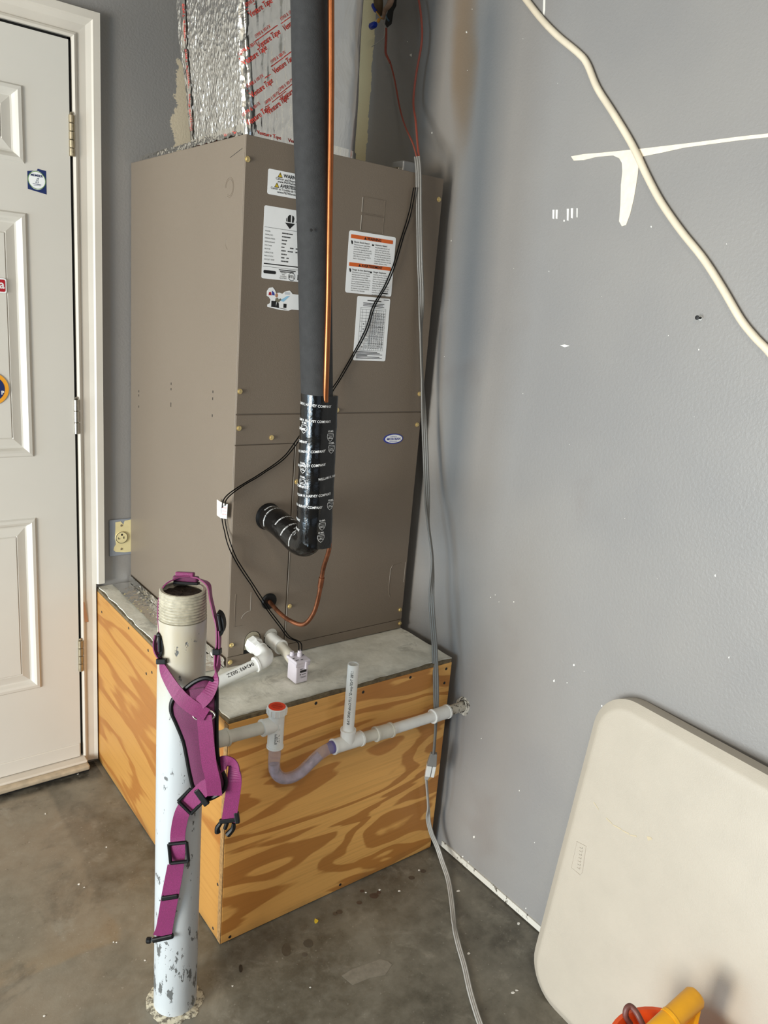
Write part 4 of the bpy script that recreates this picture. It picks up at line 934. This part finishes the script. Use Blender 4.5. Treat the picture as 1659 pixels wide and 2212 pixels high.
for i in range(14):
    a_ = 2*PI*i/14; c_ = V((TX+.0212*math.cos(a_), -.925+.0212*math.sin(a_), capz+.002)); box('cap_rib', c_-V((.0013, .0013, 0)), c_+V((.0013, .0013, .013)), m_pvc, cdn)
cs = lathe('cap_sticker', [(.0188, 0), (.0188, .0005)], (TX, -.925, capz+.0176), (0, 0, 1), m_cap, cdn, 26); cs['label'] = 'red orange round sticker on the cap'
p = Print(); fz = lambda a, b: V((TX, -.925, capz+.0184))+RTH*a-NTH*b
for i, hw in enumerate((.007, .011, .013, .012, .008)): p.line(-hw, .0095-.0045*i, hw, .0095-.0045*i, .0013, fz)
p.build('cap_print', M('dark_red_print', (128, 26, 20), .5), cs)
p = Print(); fz = lambda a, b: V((TX, -.925, .545))+(RTH*math.sin((a+.006)/FR)+NTH*math.cos((a+.006)/FR))*(FR+.0004)+V((0, 0, b))
for i in range(12): p.rect(-.0055, -.010+i*.0021, -.0055+random.uniform(.004, .012), -.010+i*.0021+.0012, fz)
p.build('tee_code_print', m_ink, cdn)
trap = [V((TX, -.925, .528)), V((TX, -.925, .500)), V((TX, -.925, .478)), V((TX+.004, -.925, .455)), V((TX+.020, -.925, .434)), V((TX+.045, -.925, .425)), V((TX+.073, -.925, .430)), V((TX+.098, -.925, .446)), V((TX+.122, -.925, .461)), V((TX+.145, -.925, .468)), V((TX+.172, -.925, .470))]
tube('clear_trap', trap, .0135, m_clear, cdn, 20, 6); tube('trap_water', [q+V((0, 0, -.002)) for q in trap[2:9]], .0095, M('dirty_trap_water', (176, 158, 158), .2, var=.3, vs=60), cdn, 14, 6)
T2X, T2Z = -.3900, .4685
fitting('vent_tee', [V((-.430, -.925, T2Z+.0008)), V((-.348, -.925, T2Z-.0008))]); fitting('vent_tee_branch', [V((-.3895, -.925, T2Z)), V((-.3893, -.925, T2Z+.035))], rims=False); tube('socket_rim', [V((-.3893, -.925, T2Z+.031)), V((-.3893, -.925, T2Z+.036))], FR+.0014, m_pvc, cdn, 20)
lathe('trap_joint', [(.0125, 0), (.0150, .001), (.0150, .006), (.0125, .007)], (-.437, -.925, T2Z+.0009), (1, 0, 0), M('purple_primer', (92, 84, 140), .3), cdn, 20)
tube('vent_pipe', [V((-.3893, -.925, T2Z+.02)), V((-.3895, -.925, .674))], PR0-.0003, m_pvc, cdn, 22, hollow=.0028)
tube('drain_pipe', [V((-.36, -.925, T2Z-.001)), V((-.28, -.925, .4645))], PR0, m_pvcold, cdn, 20)
fitting('coupling', [V((-.305, -.925, .4655)), V((-.255, -.925, .4635))], m_pvcold)
tube('drain_pipe', [V((-.27, -.925, .464)), V((-.10, -.9235, .4610))], PR0, m_pvc, cdn, 20)
fitting('coupling', [V((-.118, -.9235, .4615)), V((-.062, -.921, .4600))])
tube('wall_stub', [V((-.075, -.922, .4600)), V((-.030, -.919, .459)), V((.0005, -.917, .458))], PR0-.0005, chipped('painted_stub', s2l((196, 190, 176)), s2l((90, 84, 74)), .52, .60, 110, .6), cdn, 18)
def wall_collar():
    vs = []; fs = []; n = 18
    for i in range(n):
        a = 2*PI*i/n; r1 = .0145; r2 = .021+.006*random.random()
        for (r, x) in ((r1, -.006), (r2-.003, -.008), (r2, -.0003)): vs.append((x, -.917+r*math.cos(a), .458+r*math.sin(a)*1.15))
    for i in range(n):
        for j in range(2): fs.append((i*3+j, ((i+1) % n)*3+j, ((i+1) % n)*3+j+1, i*3+j+1))
    return mesh('wall_collar', vs, fs, chipped('crumbly_caulk', s2l((206, 200, 188)), s2l((60, 54, 46)), .50, .58, 120, .8), cdn)
wall_collar()
# stamped lettering on the pipes
p = Print(); g = glyphs('0424931002Z', .0125, bold=.01); E_ = E1+leftdir*.048
upn = (V((0, 0, 1))-leftdir*leftdir.z).normalized(); sd = leftdir.cross(upn)
if sd.dot(V((0, -1, 0))) < 0: sd = -sd
def pipe_txt(o_, d_, u_, s_, r_, ph): return lambda a, b: o_+d_*a+(u_*math.cos(ph+b/r_)+s_*math.sin(ph+b/r_))*(r_+.0003)
p.add(g, pipe_txt(E_, leftdir, upn, sd, PR0, .35))
g = glyphs('1785 "NSF-pw-G" U.P.Code 0690 7AB', .0088, bold=.01); p.add(g, pipe_txt(V((-.3894, -.925, .662)), V((0, 0, -1)), NTH, -RTH, PR0-.0003, -.15)); p.build('pipe_lettering', m_ink, cdn)

# float switch on the second drain port
fs_ = empty('float_switch', (-.4615, -.80, PH), 'small white plastic float switch box on the second drain port', 'float switch')
S0 = V((-.4625, UF, .6475))
tube('port_pipe', [S0+V((0, .001, 0)), S0+V((0, -.052, -.001))], FR, m_pvc, fs_, 20); tube('socket_rim', [S0+V((0, -.048, -.001)), S0+V((0, -.053, -.001))], FR+.0013, m_pvc, fs_, 20)
tube('port_neck', [S0+V((0, -.05, -.001)), S0+V((0, -.075, -.003)), S0+V((0, -.100, -.008)), S0+V((0, -.12, -.010))], [.0145, .0132, .014, .0165], m_pvcold, fs_, 18, 4)
bx0, bx1, by0, by1 = -.4795, -.4455, -.822, -.782
box('switch_box', (bx0, by0, PH+.002), (bx1, by1, .647), m_clearbox, fs_, .003); box('switch_lid', (bx0-.003, by0-.004, .647), (bx1+.003, by1+.003, .655), m_clearbox, fs_, .002)
for (x, y, r, h) in ((-.472, -.788, .0055, .010), (-.458, -.800, .0060, .015)): lathe('lid_post', [(r, 0), (r, h*.6), (r*.85, h*.62), (r*.85, h)], (x, y, .655), (0, 0, 1), m_clearbox, fs_, 14)
box('lid_latch', (bx1-.012, by0-.007, .632), (bx1-.005, by0-.0005, .652), m_clearbox, fs_, .0015); box('front_rim', (bx0-.0028, by0-.0028, .640), (bx1+.0028, by0, .6475), m_clearbox, fs_, .001)
p = Print(); f = yplane(bx0+.010, .633, by0-.0004)
p.rect(.001, -.010, .019, -.004, f); p.rect(.001, -.002, .008, 0, f); p.rect(.001, -.0165, .004, -.0135, f); p.line(.006, -.015, .018, -.015, .0012, f); p.line(.002, -.021, .018, -.021, .0010, f); p.line(.004, -.0235, .018, -.0235, .0008, f)
ft_ = lambda a, b: V((a, b, .6553))
for q in ((-.478, -.818, -.470, -.815), (-.466, -.820, -.460, -.817), (-.452, -.800, -.4455, -.797), (-.480, -.806, -.4745, -.803), (-.452, -.790, -.446, -.787)): p.rect(q[0], q[1], q[2], q[3], ft_)
p.build('switch_print', m_ink, fs_)

# ------------------------------------------------------------------ bollard pipe
BX, BY, BR, BT = -.8294, -.968, .0448, .9445
bo = empty('bollard_pipe', (BX, BY, 0), 'white painted steel pipe post with a threaded top and chipped enamel', 'post')
tube('post', [(BX, BY, z) for z in (0, .02, .2, .4, .6, .8, .889)], BR, m_pole, bo, 40)
pr_ = [(BR-.0018, 0)]; nth = 10; h = BT-.889
for i in range(nth):
    z = h*i/nth; s = h/nth; pr_ += [(BR-.0034-.0001*i, z+s*.05), (BR-.0001-.00025*i, z+s*.45), (BR-.0001-.00025*i, z+s*.6), (BR-.0034-.0001*i, z+s*.98)]
pr_ += [(BR-.004, h), (BR-.0085, h), (BR-.0090, h-.012)]
lathe('thread', pr_, (BX, BY, .889), (0, 0, 1), m_thread, bo, 48)
def fill():
    bm = bmesh.new(); n = 26; rr = BR-.0088; c = bm.verts.new((BX, BY, BT-.008)); prev = [c]
    rings = []
    for k in range(1, 6): rings.append([bm.verts.new((BX+rr*k/5*math.cos(2*PI*i/n), BY+rr*k/5*math.sin(2*PI*i/n), BT-.008+.004*noise.noise(V((k*3.1, i*.9, 2))))) for i in range(n)])
    for i in range(n): bm.faces.new((c, rings[0][i], rings[0][(i+1) % n]))
    for k in range(4):
        for i in range(n): bm.faces.new((rings[k][i], rings[k+1][i], rings[k+1][(i+1) % n], rings[k][(i+1) % n]))
    return frombm('dirt_fill', bm, m_dirt, bo)
fill()
def splash():
    bm = bmesh.new(); n = 40; a = []; b_ = []
    for i in range(n):
        t = 2*PI*i/n; r2 = BR+.010+.022*abs(noise.noise(V((math.cos(t)*2, math.sin(t)*2, 5))))+.004*random.random(); a.append(bm.verts.new((BX+(BR-.001)*math.cos(t), BY+(BR-.001)*math.sin(t), .004))); b_.append(bm.verts.new((BX+r2*math.cos(t), BY+r2*math.sin(t), .0006)))
    for i in range(n): bm.faces.new((a[i], b_[i], b_[(i+1) % n], a[(i+1) % n]))
    return frombm('paint_splash', bm, chipped('splashed_paint', s2l((196, 188, 166)), s2l((104, 96, 82)), .46, .6, 90, .8), bo)
splash()

# ------------------------------------------------------------------ dog harness
def H(u, v, off):
    d = ray(u, v); n_ = NTH; c = V((BX, BY, 0)); t = (off-(CAM-c).dot(n_))/d.dot(n_); return CAM+d*t
ha = empty('dog_harness', H(420, 1600, BR+.01), 'purple webbing dog harness with black buckles hanging on the white post', 'harness')
dep = NTH; fb = BR+.006
ribbon('neck_strap', [H(415, 1246, -.030), H(385, 1249, -.022), H(358, 1262, -.006), H(346, 1292, .004), H(344, 1330, .012), H(345, 1372, .022), H(340, 1395, .028), H(346, 1425, .034), H(357, 1455, .050), H(385, 1500, .070), H(415, 1527, .076), H(446, 1545, .076)],
       [V((0, 0, 1))*.6+dep, V((0, 0, 1))*.4+dep, dep, dep, dep, dep+RT*.25, dep+RT*.35, dep+RT*.55, RT*.9+dep*.5+UP*.35, RT*.62+UP*.7, RT*.55+UP*.8, RT*.5+UP*.8], [.018]*8+[.022, .025, .026, .026], .0022, m_web, ha)
ribbon('neck_strap', [H(405, 1246, -.032), H(432, 1251, -.022), H(450, 1264, -.008), H(456, 1295, .004), H(463, 1325, .014), H(470, 1350, .022), H(471, 1385, .028), H(469, 1408, .032), H(469, 1440, .046), H(462, 1475, .062), H(447, 1503, .073), H(428, 1522, .0725), H(412, 1538, .0725)],
       [V((0, 0, 1))*.6+dep, V((0, 0, 1))*.4+dep, dep, dep, dep, dep-RT*.2, dep-RT*.2, dep-RT*.25, dep-RT*.5, RT*.9-UP*.2+dep*.4, RT*.75-UP*.55, RT*.6-UP*.7, RT*.5-UP*.8], [.016]*9+[.020, .023, .024, .024], .0022, m_web, ha)
def hbox(name, u, v, off, w_, h, d, rot, mt, bev=.0015, parent=ha):
    c = H(u, v, off); x = RT*math.cos(rot)+UP*math.sin(rot); y = -RT*math.sin(rot)+UP*math.cos(rot); z = x.cross(y); bm = bmesh.new(); bmesh.ops.create_cube(bm, size=1)
    for q in bm.verts: q.co = c+x*(q.co.x*w_)+y*(q.co.y*h)+z*(q.co.z*d)
    if bev: bmesh.ops.bevel(bm, geom=bm.edges[:], offset=bev, segments=2, affect='EDGES', profile=.5)
    return frombm(name, bm, mt, parent)
hbox('handle_pad', 402, 1250, -.030, .046, .011, .022, -.06, m_pad, .003); hbox('handle_loop', 400, 1240, -.030, .034, .008, .016, -.05, m_web, .002)
hbox('handle_base', 403, 1259, -.024, .046, .005, .018, -.06, m_black, .001)
def ovalb(name, u, v, off, rw_, rh, rot, thick=.005):
    """adjuster slide seen from the side"""
    pts = []; x = RT*math.cos(rot)+UP*math.sin(rot); y = -RT*math.sin(rot)+UP*math.cos(rot); c = H(u, v, off)
    for i in range(17): a = PI*i/16; pts.append(c+x*(rw_*math.sin(a))+y*(rh*math.cos(a)))
    return ribbon(name, pts, dep, .020, thick, m_black, ha, 0)
ovalb('slide_buckle', 343, 1390, .030, .0075, .020, .05); ovalb('slide_buckle', 473, 1346, .022, .0085, .019, .12)
hbox('slide_bar', 346, 1390, .034, .005, .030, .018, .02, m_black); hbox('slide_bar', 476, 1345, .026, .005, .030, .018, .15, m_black)
hbox('strap_keeper', 351, 1427, .040, .018, .010, .024, .0, m_black); hbox('strap_keeper', 469, 1407, .034, .014, .011, .022, .0, m_black)
ribbon('strap_tail', [H(337, 1372, .026), H(334, 1390, .032), H(337, 1406, .034), H(345, 1420, .036)], dep, .018, .002, m_web, ha); ribbon('strap_tail', [H(474, 1362, .024), H(475, 1380, .028), H(474, 1405, .034), H(471, 1430, .040), H(464, 1465, .050)], dep, .016, .002, m_web, ha)
# chest pad with black binding
OFF = BR+.012
pad_px = [(395, 1492), (418, 1474), (440, 1465), (458, 1468), (467, 1482), (468, 1530), (468, 1590), (471, 1640), (480, 1665), (488, 1688), (482, 1708), (462, 1722), (442, 1728), (430, 1722), (418, 1702), (410, 1670), (403, 1632), (396, 1600), (382, 1565), (371, 1540), (370, 1522), (376, 1508)]
def pad_pt(u, v, e=0): return H(u, v, OFF+e+.006*math.sin(PI*min(1, max(0, (v-1465)/260))))
def pad():
    bm = bmesh.new(); cpx = (432, 1600); n = len(pad_px); K = 5; fr = []; c = bm.verts.new(pad_pt(*cpx, .010))
    for k in range(1, K+1):
        fr.append([bm.verts.new(pad_pt(cpx[0]+(u-cpx[0])*k/K, cpx[1]+(v-cpx[1])*k/K, .010*(1-(k/K)**4))) for u, v in pad_px])
    for i in range(n): bm.faces.new((c, fr[0][i], fr[0][(i+1) % n]))
    for k in range(K-1):
        for i in range(n): bm.faces.new((fr[k][i], fr[k+1][i], fr[k+1][(i+1) % n], fr[k][(i+1) % n]))
    bk = [bm.verts.new(pad_pt(u, v, -.005)) for u, v in pad_px]
    for i in range(n): bm.faces.new((fr[-1][i], bk[i], bk[(i+1) % n], fr[-1][(i+1) % n]))
    bm.faces.new(bk); return frombm('chest_pad', bm, m_pad, ha, True)
pdo = pad(); loop = [pad_pt(u, v, .001) for u, v in pad_px]; tube('pad_binding', loop+[loop[0]], .0042, m_black, ha, 8, 4)
iw = RT*.95+UP*.12
ribbon('chest_webbing', [H(441, 1545, OFF+.016), H(444, 1575, OFF+.019), H(447, 1610, OFF+.021), H(452, 1650, OFF+.022), H(460, 1685, OFF+.021), H(464, 1718, OFF+.014)], iw, .0275, .0025, m_web, ha)
ribbon('chest_webbing', [H(425, 1488, OFF+.012), H(428, 1505, OFF+.014), H(432, 1530, OFF+.012)], RT*.95+UP*.2, .027, .0025, m_pad, ha)
tube('metal_ring', [H(410+0*i, 1545, OFF+.015)+(RT*math.cos(a)*.020+UP*math.sin(a)*.010+RT*.026) for i, a in enumerate([2*PI*k/20 for k in range(21)])], .0017, m_steel, ha, 8)
# belly strap to the right with buckle
ribbon('belly_strap', [H(468, 1660, OFF+.004), H(482, 1648, OFF+.008), H(497, 1648, OFF+.006), H(506, 1660, OFF+.002), H(506, 1690, OFF+.0), H(500, 1735, OFF-.004), H(494, 1775, OFF-.006)],
       [UP*.8-RT*.4, UP*.9-RT*.2, UP*.7+RT*.5+dep*.3, RT*.8+dep*.5, RT, RT, RT+UP*.1], [.024, .026, .026, .027, .028, .028, .028], .0023, m_web, ha)
bk = empty('side_release_buckle', H(490, 1780, OFF-.006)-ha.location); bk.parent = ha
hbox('buckle_bar', 494, 1772, OFF-.006, .036, .009, .009, .12, m_black, .002, bk); hbox('buckle_bar', 512, 1766, OFF-.006, .009, .022, .010, .12, m_black, .002, bk)
for (u0, v0, u1, v1, u2, v2) in ((478, 1776, 470, 1788, 470, 1798), (505, 1778, 503, 1790, 492, 1803)): tube('buckle_prong', [H(u0, v0, OFF-.006), H(u1, v1, OFF-.006), H(u2, v2, OFF-.006)], [.004, .005, .006], m_black, bk, 8, 4)
tube('buckle_guide', [H(491, 1776, OFF-.006), H(486, 1790, OFF-.006)], .004, m_black, bk, 8)
# hanging strap to the left with slides
SO = BR+.006
ribbon('girth_strap', [H(455, 1690, OFF+.012), H(436, 1708, OFF+.010), H(415, 1729, SO+.012), H(399, 1746, SO+.008), H(390, 1768, SO+.004), H(384, 1805, SO+.001), H(384, 1842, SO+.006), H(378, 1892, SO+.001), H(367, 1952, SO+.002), H(360, 1990, SO), H(355, 2022, SO)],
       [RT*.7-UP*.7, RT*.7-UP*.7, RT*.7-UP*.7, RT*.8-UP*.5, RT, RT+UP*.12, RT+UP*.12, RT+UP*.14, RT+UP*.14, RT+UP*.16, RT+UP*.16], .0285, .0023, m_web, ha)
ribbon('strap_backside', [H(374, 1870, SO-.002), H(362, 1930, SO-.003), H(350, 2000, SO-.003), H(342, 2022, SO-.003)], RT+UP*.1, .022, .002, m_web, ha)
def slide(u, v, off, w_, h, rot):
    s_ = empty('slide_buckle', H(u, v, off)-ha.location); s_.parent = ha; c, sn = math.cos(rot), math.sin(rot); px = 1070.
    def q(dx, dy): return H(u+(dx*c-dy*sn)*px*-1 if False else u+(dx*c+dy*sn)*px, v+(dx*sn*-1+dy*c)*-px if False else v-(dx*sn*1 + dy*c)*px*1.0, off)
    for (a, b) in (((-w_, h), (w_, h)), ((w_, h), (w_, -h)), ((w_, -h), (-w_, -h)), ((-w_, -h), (-w_, h))):
        cx = H(u, v, off); x = RT*c+UP*sn; y = -RT*sn+UP*c; tube('slide_frame', [cx+x*a[0]+y*a[1], cx+x*b[0]+y*b[1]], .0034, m_black, s_, 8)
slide(412, 1731, SO+.013, .017, .0165, -.78); slide(386, 1842, SO+.010, .0175, .0185, .10)
hbox('slide_cover', 436, 1722, OFF+.011, .012, .036, .008, .62, m_black, .002)
hbox('strap_keeper', 367, 1938, SO+.004, .034, .009, .008, .16, m_black, .002); hbox('strap_end', 352, 2026, SO+.001, .044, .010, .010, .22, m_black, .003); lathe('strap_end_knob', [(.005, 0), (.0065, .002), (.0065, .008), (.005, .010)], H(327, 2031, SO), -RT, m_black, ha, 10)

# ------------------------------------------------------------------ wall outlet
ou = empty('wall_outlet', (-.6105, 0, .74), 'paint splashed single wall outlet beside the air handler', 'outlet')
box('cover_plate', (-.6455, -.0055, .6835), (-.5755, -.0003, .7975), M('painted_plate', (138, 143, 152), .4), ou, .002)
prism('bare_patch', [(x, -.0057, z) for x, z in ((-.628, .790), (-.612, .791), (-.604, .780), (-.600, .792), (-.580, .794), (-.580, .692), (-.600, .692), (-.628, .697), (-.634, .703), (-.632, .712), (-.627, .720), (-.629, .748), (-.628, .770))], (0, -1, 0), .0006, m_ivory, ou)
lathe('receptacle', [(.0190, 0), (.0190, .0035), (.0180, .0045)], (-.6105, -.0055, .741), (0, -1, 0), m_ivory, ou, 26); p = Print(); f = yplane(-.6105, .741, -.0106); p.ring(0, 0, .0182, .0013, f, 28)
p.rect(-.011, -.004, -.005, -.002, f); p.rect(-.011, -.004, -.0095, .002, f); p.rect(.005, -.004, .0075, .003, f); p.rect(-.002, .006, .003, .012, f); p.build('receptacle_slots', m_ink, ou)
for z in (.778, .704): lathe('plate_screw', [(.004, 0), (.003, .002)], (-.6105, -.0058, z), (0, -1, 0), m_oldhinge, ou, 10)

# ------------------------------------------------------------------ folding table leaning on the right wall
tb = empty('folding_table', (-.12, -1.95, 0), 'beige plastic folding table top leaning against the grey wall', 'table')
TL0, TLEN, TH_ = -1.352, 1.22, .738
bot = V((-.150, TL0, .002)); tdir = V((.105, 0, .735)).normalized(); ldir = V((-.055, -1, 0)).normalized(); nrm = tdir.cross(ldir)
if nrm.x > 0: nrm = -nrm
def T3(a, b, e=0.0): return bot+ldir*a+tdir*b+nrm*e
def tabletop():
    bm = bmesh.new(); out = rrect(TLEN, TH_, .088, 9, TLEN/2, TH_/2); layers = []
    for (ins, e) in ((.004, -.052), (0, -.048), (0, -.013), (.004, -.0105), (.017, -.0025), (.020, -.001), (.026, 0)):
        pts = rrect(TLEN-2*ins, TH_-2*ins, .088-ins, 9, TLEN/2, TH_/2); layers.append([bm.verts.new(T3(a, b, e)) for a, b in pts])
    n = len(out)
    for k in range(len(layers)-1):
        for i in range(n): bm.faces.new((layers[k][i], layers[k][(i+1) % n], layers[k+1][(i+1) % n], layers[k+1][i]))
    bm.faces.new(layers[-1]); bm.faces.new(layers[0][::-1]); o = frombm('table_top', bm, m_table, tb, True); sharp(o, 30); return o
tabletop()
em = [(0.0, 0.0)]
def tpx(u, v, e=.0004):
    d = ray(u, v); t = (T3(0, 0)-CAM).dot(nrm)/d.dot(nrm); return CAM+d*t+nrm*e
tube('embossed_frame', [tpx(u, v, .0002) for u, v in ((1246, 1818), (1266, 1828), (1262, 1855), (1258, 1885), (1253, 1890), (1234, 1874), (1240, 1845), (1246, 1818))], .0010, m_table, tb, 6)
p = Print(); a0 = tpx(1256, 1886, .0012); ex_ = (tpx(1263, 1832, .0012)-a0).normalized(); ey_ = nrm.cross(ex_)
if ey_.dot(RT) > 0: ey_ = -ey_
for i in range(7): p.rect(.006+.0075*i, .005, .006+.0075*i+.004, .006, lambda a, b: a0+ex_*a+ey_*b); p.rect(.006+.0075*i, .005, .0068+.0075*i, .013, lambda a, b: a0+ex_*a+ey_*b)
p.build('embossed_logo', m_table, tb)
p = Print()
sc_px = [(1270, 1716), (1283, 1732), (1296, 1750), (1310, 1766), (1325, 1781), (1345, 1793), (1362, 1803), (1378, 1808)]
for i in range(len(sc_px)-1):
    if i in (0, 2): continue
    (u0, v0), (u1, v1) = sc_px[i], sc_px[i+1]; p.poly([(u0, v0), (u1-3, v1-3), (u1-2, v1+.5), (u0-1, v0+2)], lambda a, b: tpx(a, b, .0005))
p.poly([(1397, 1806), (1406, 1808), (1410, 1813), (1400, 1816)], lambda a, b: tpx(a, b, .0005))
p.build('scuff_marks', M('scuff_mark', (190, 176, 148), .6), tb)
for b in (.20, .54): tube('folded_leg_rail', [T3(.12, b, -.062), T3(TLEN-.12, b, -.062)], .0105, M('grey_leg_enamel', (120, 120, 118), .4, .5), tb, 10)

# ------------------------------------------------------------------ orange bucket with a yellow handle in it
bu = empty('orange_bucket', (-.30, -1.78, 0), 'orange plastic bucket standing in front of the folding table', 'bucket')
bz = .30; br = .105; BC = onZ(1415, 2182, bz)+NTH*br*.98; BC.z = 0
lathe('bucket_wall', [(.078, 0), (.080, .004), (br-.010, bz-.10), (br-.005, bz-.10), (br-.004, bz-.085), (br-.008, bz-.08), (br-.003, bz-.012), (br+.004, bz-.010), (br+.005, bz), (br-.002, bz+.001), (br-.006, bz-.004), (br-.030, .06), (br-.034, .012)], BC, (0, 0, 1), m_bucket, bu, 48)
import functools
bp = []
hd = (RTH*.25+NTH*.97).normalized(); sd_ = V((-hd.y, hd.x, 0))
for i in range(17):
    a = PI*i/16; bp.append(BC+V((0, 0, bz-.02))+sd_*(br+.006)*math.cos(a)+(-hd*.55+V((0, 0, .22))).normalized()*.055*math.sin(a)*1.0)
tube('bail_handle', [onZ(1362, 2212, bz-.01), onZ(1352, 2196, bz+.004), onZ(1353, 2180, bz+.016), onZ(1362, 2174, bz+.02), onZ(1374, 2186, bz+.016), onZ(1384, 2204, bz+.008), onZ(1394, 2225, bz-.01)], .0052, m_bail, bu, 10, 6)
tool = empty('yellow_scoop_handle', BC+V((.02, 0, .1)), 'yellow plastic grip handle leaning in the orange bucket', 'tool')
ga, gb = onZ(1506, 2150, bz+.070), onZ(1385, 2262, bz+.02)
gdir = (gb-ga).normalized(); tube('grip_bar', [ga, ga+gdir*.006, gb], [.0150, .0190, .0190], m_yel, tool, 22)
tube('grip_collar', [ga+gdir*.062, ga+gdir*.068], .0200, m_yel, tool, 22)
taper('grip_strut', ga+gdir*.010+RT*.006-UP*.012, ga+gdir*.010+RT*.006-UP*.012+V((0, 0, -.16)), .008, .010, .022, .024, m_yel, tool, .002)
taper('grip_strut', gb, gb+V((0.02, 0.02, -.12)), .012, .012, .024, .024, m_yel, tool, .002)
tube('tool_shaft', [ga+V((0, 0, -.165)), V((BC.x+.03, BC.y-.01, .03))], .012, m_yel, tool, 14)

# ------------------------------------------------------------------ litter on the slab
def litter(name, u, v, s, mt, lab, cat, n=6, el=1.0):
    pts = [onZ(u+s*el*random.uniform(.6, 1)*math.cos(a), v+s*random.uniform(.5, 1)*math.sin(a), .0006) for a in [2*PI*i/n for i in range(n)]]
    return tag(prism(name, pts, (0, 0, 1), .0015, mt), lab, cat)
litter('litter_scrap', 683, 1990, 6, M('yellow_scrap', (226, 196, 60), .5), 'tiny yellow scrap on the floor before the platform', 'litter')
lf = []
for (u, v, s) in ((158, 1668, 4), (168, 1672, 2), (138, 1678, 2), (820, 1922, 3), (862, 1925, 3), (990, 1925, 4), (1012, 2060, 3), (700, 1928, 3), (790, 1928, 2), (1120, 1995, 4), (502, 2130, 2), (670, 2133, 2), (170, 1910, 3), (182, 1917, 2), (230, 1830, 2), (98, 1758, 2), (245, 2035, 2), (252, 2036, 2), (313, 2075, 2), (95, 2195, 3), (1108, 2145, 4), (1116, 2140, 3), (905, 1880, 2), (1240, 1960, 2)):
    pts = [onZ(u+s*1.4*random.uniform(.5, 1)*math.cos(a), v+s*random.uniform(.4, .9)*math.sin(a), .0004) for a in [2*PI*i/5 for i in range(5)]]; lf.append(prism('fleck', pts, (0, 0, 1), .0008, m_chip))
tag(merge('floor_flecks', lf), 'tiny white paint flecks scattered over the concrete floor', 'flecks', kind='stuff')
fl = bpy.data.objects['floor']
def stain(name, px, c): prism(name, [onZ(u, v, .0001) for u, v in px], (0, 0, 1), .0003, M('stain_%d_%d' % px[0], c, .4, var=.15, vs=70), fl)
stain('floor_patch', [(738, 2108), (760, 2094), (822, 2072), (838, 2076), (847, 2084), (838, 2098), (832, 2106), (800, 2112), (762, 2128)], (128, 123, 112))
def oval(u, v, a, b): return [(u+a*(1+.18*noise.noise(V((u*.1, k*1.7, 3))))*math.cos(t), v+b*(1+.18*noise.noise(V((v*.1, k*1.3, 8))))*math.sin(t)) for k, t in enumerate([2*PI*i/14 for i in range(14)])]
for (u, v, a, b, c) in ((666, 2038, 11, 9, (76, 72, 64)), (618, 2052, 10, 14, (80, 74, 64)), (658, 2062, 6, 5, (84, 78, 70)), (733, 1970, 7, 5, (82, 72, 62)), (724, 1974, 5, 4, (84, 74, 64)), (808, 1935, 10, 6, (78, 64, 56)), (818, 1928, 5, 4, (80, 66, 58)), (782, 1925, 5, 3, (80, 66, 58)), (776, 1950, 6, 4, (84, 72, 62)), (889, 1896, 7, 4, (76, 68, 60)), (914, 1882, 6, 4, (78, 70, 62)), (520, 2092, 4, 9, (54, 50, 44))):
    stain('floor_stain', oval(u, v, a, b), c)
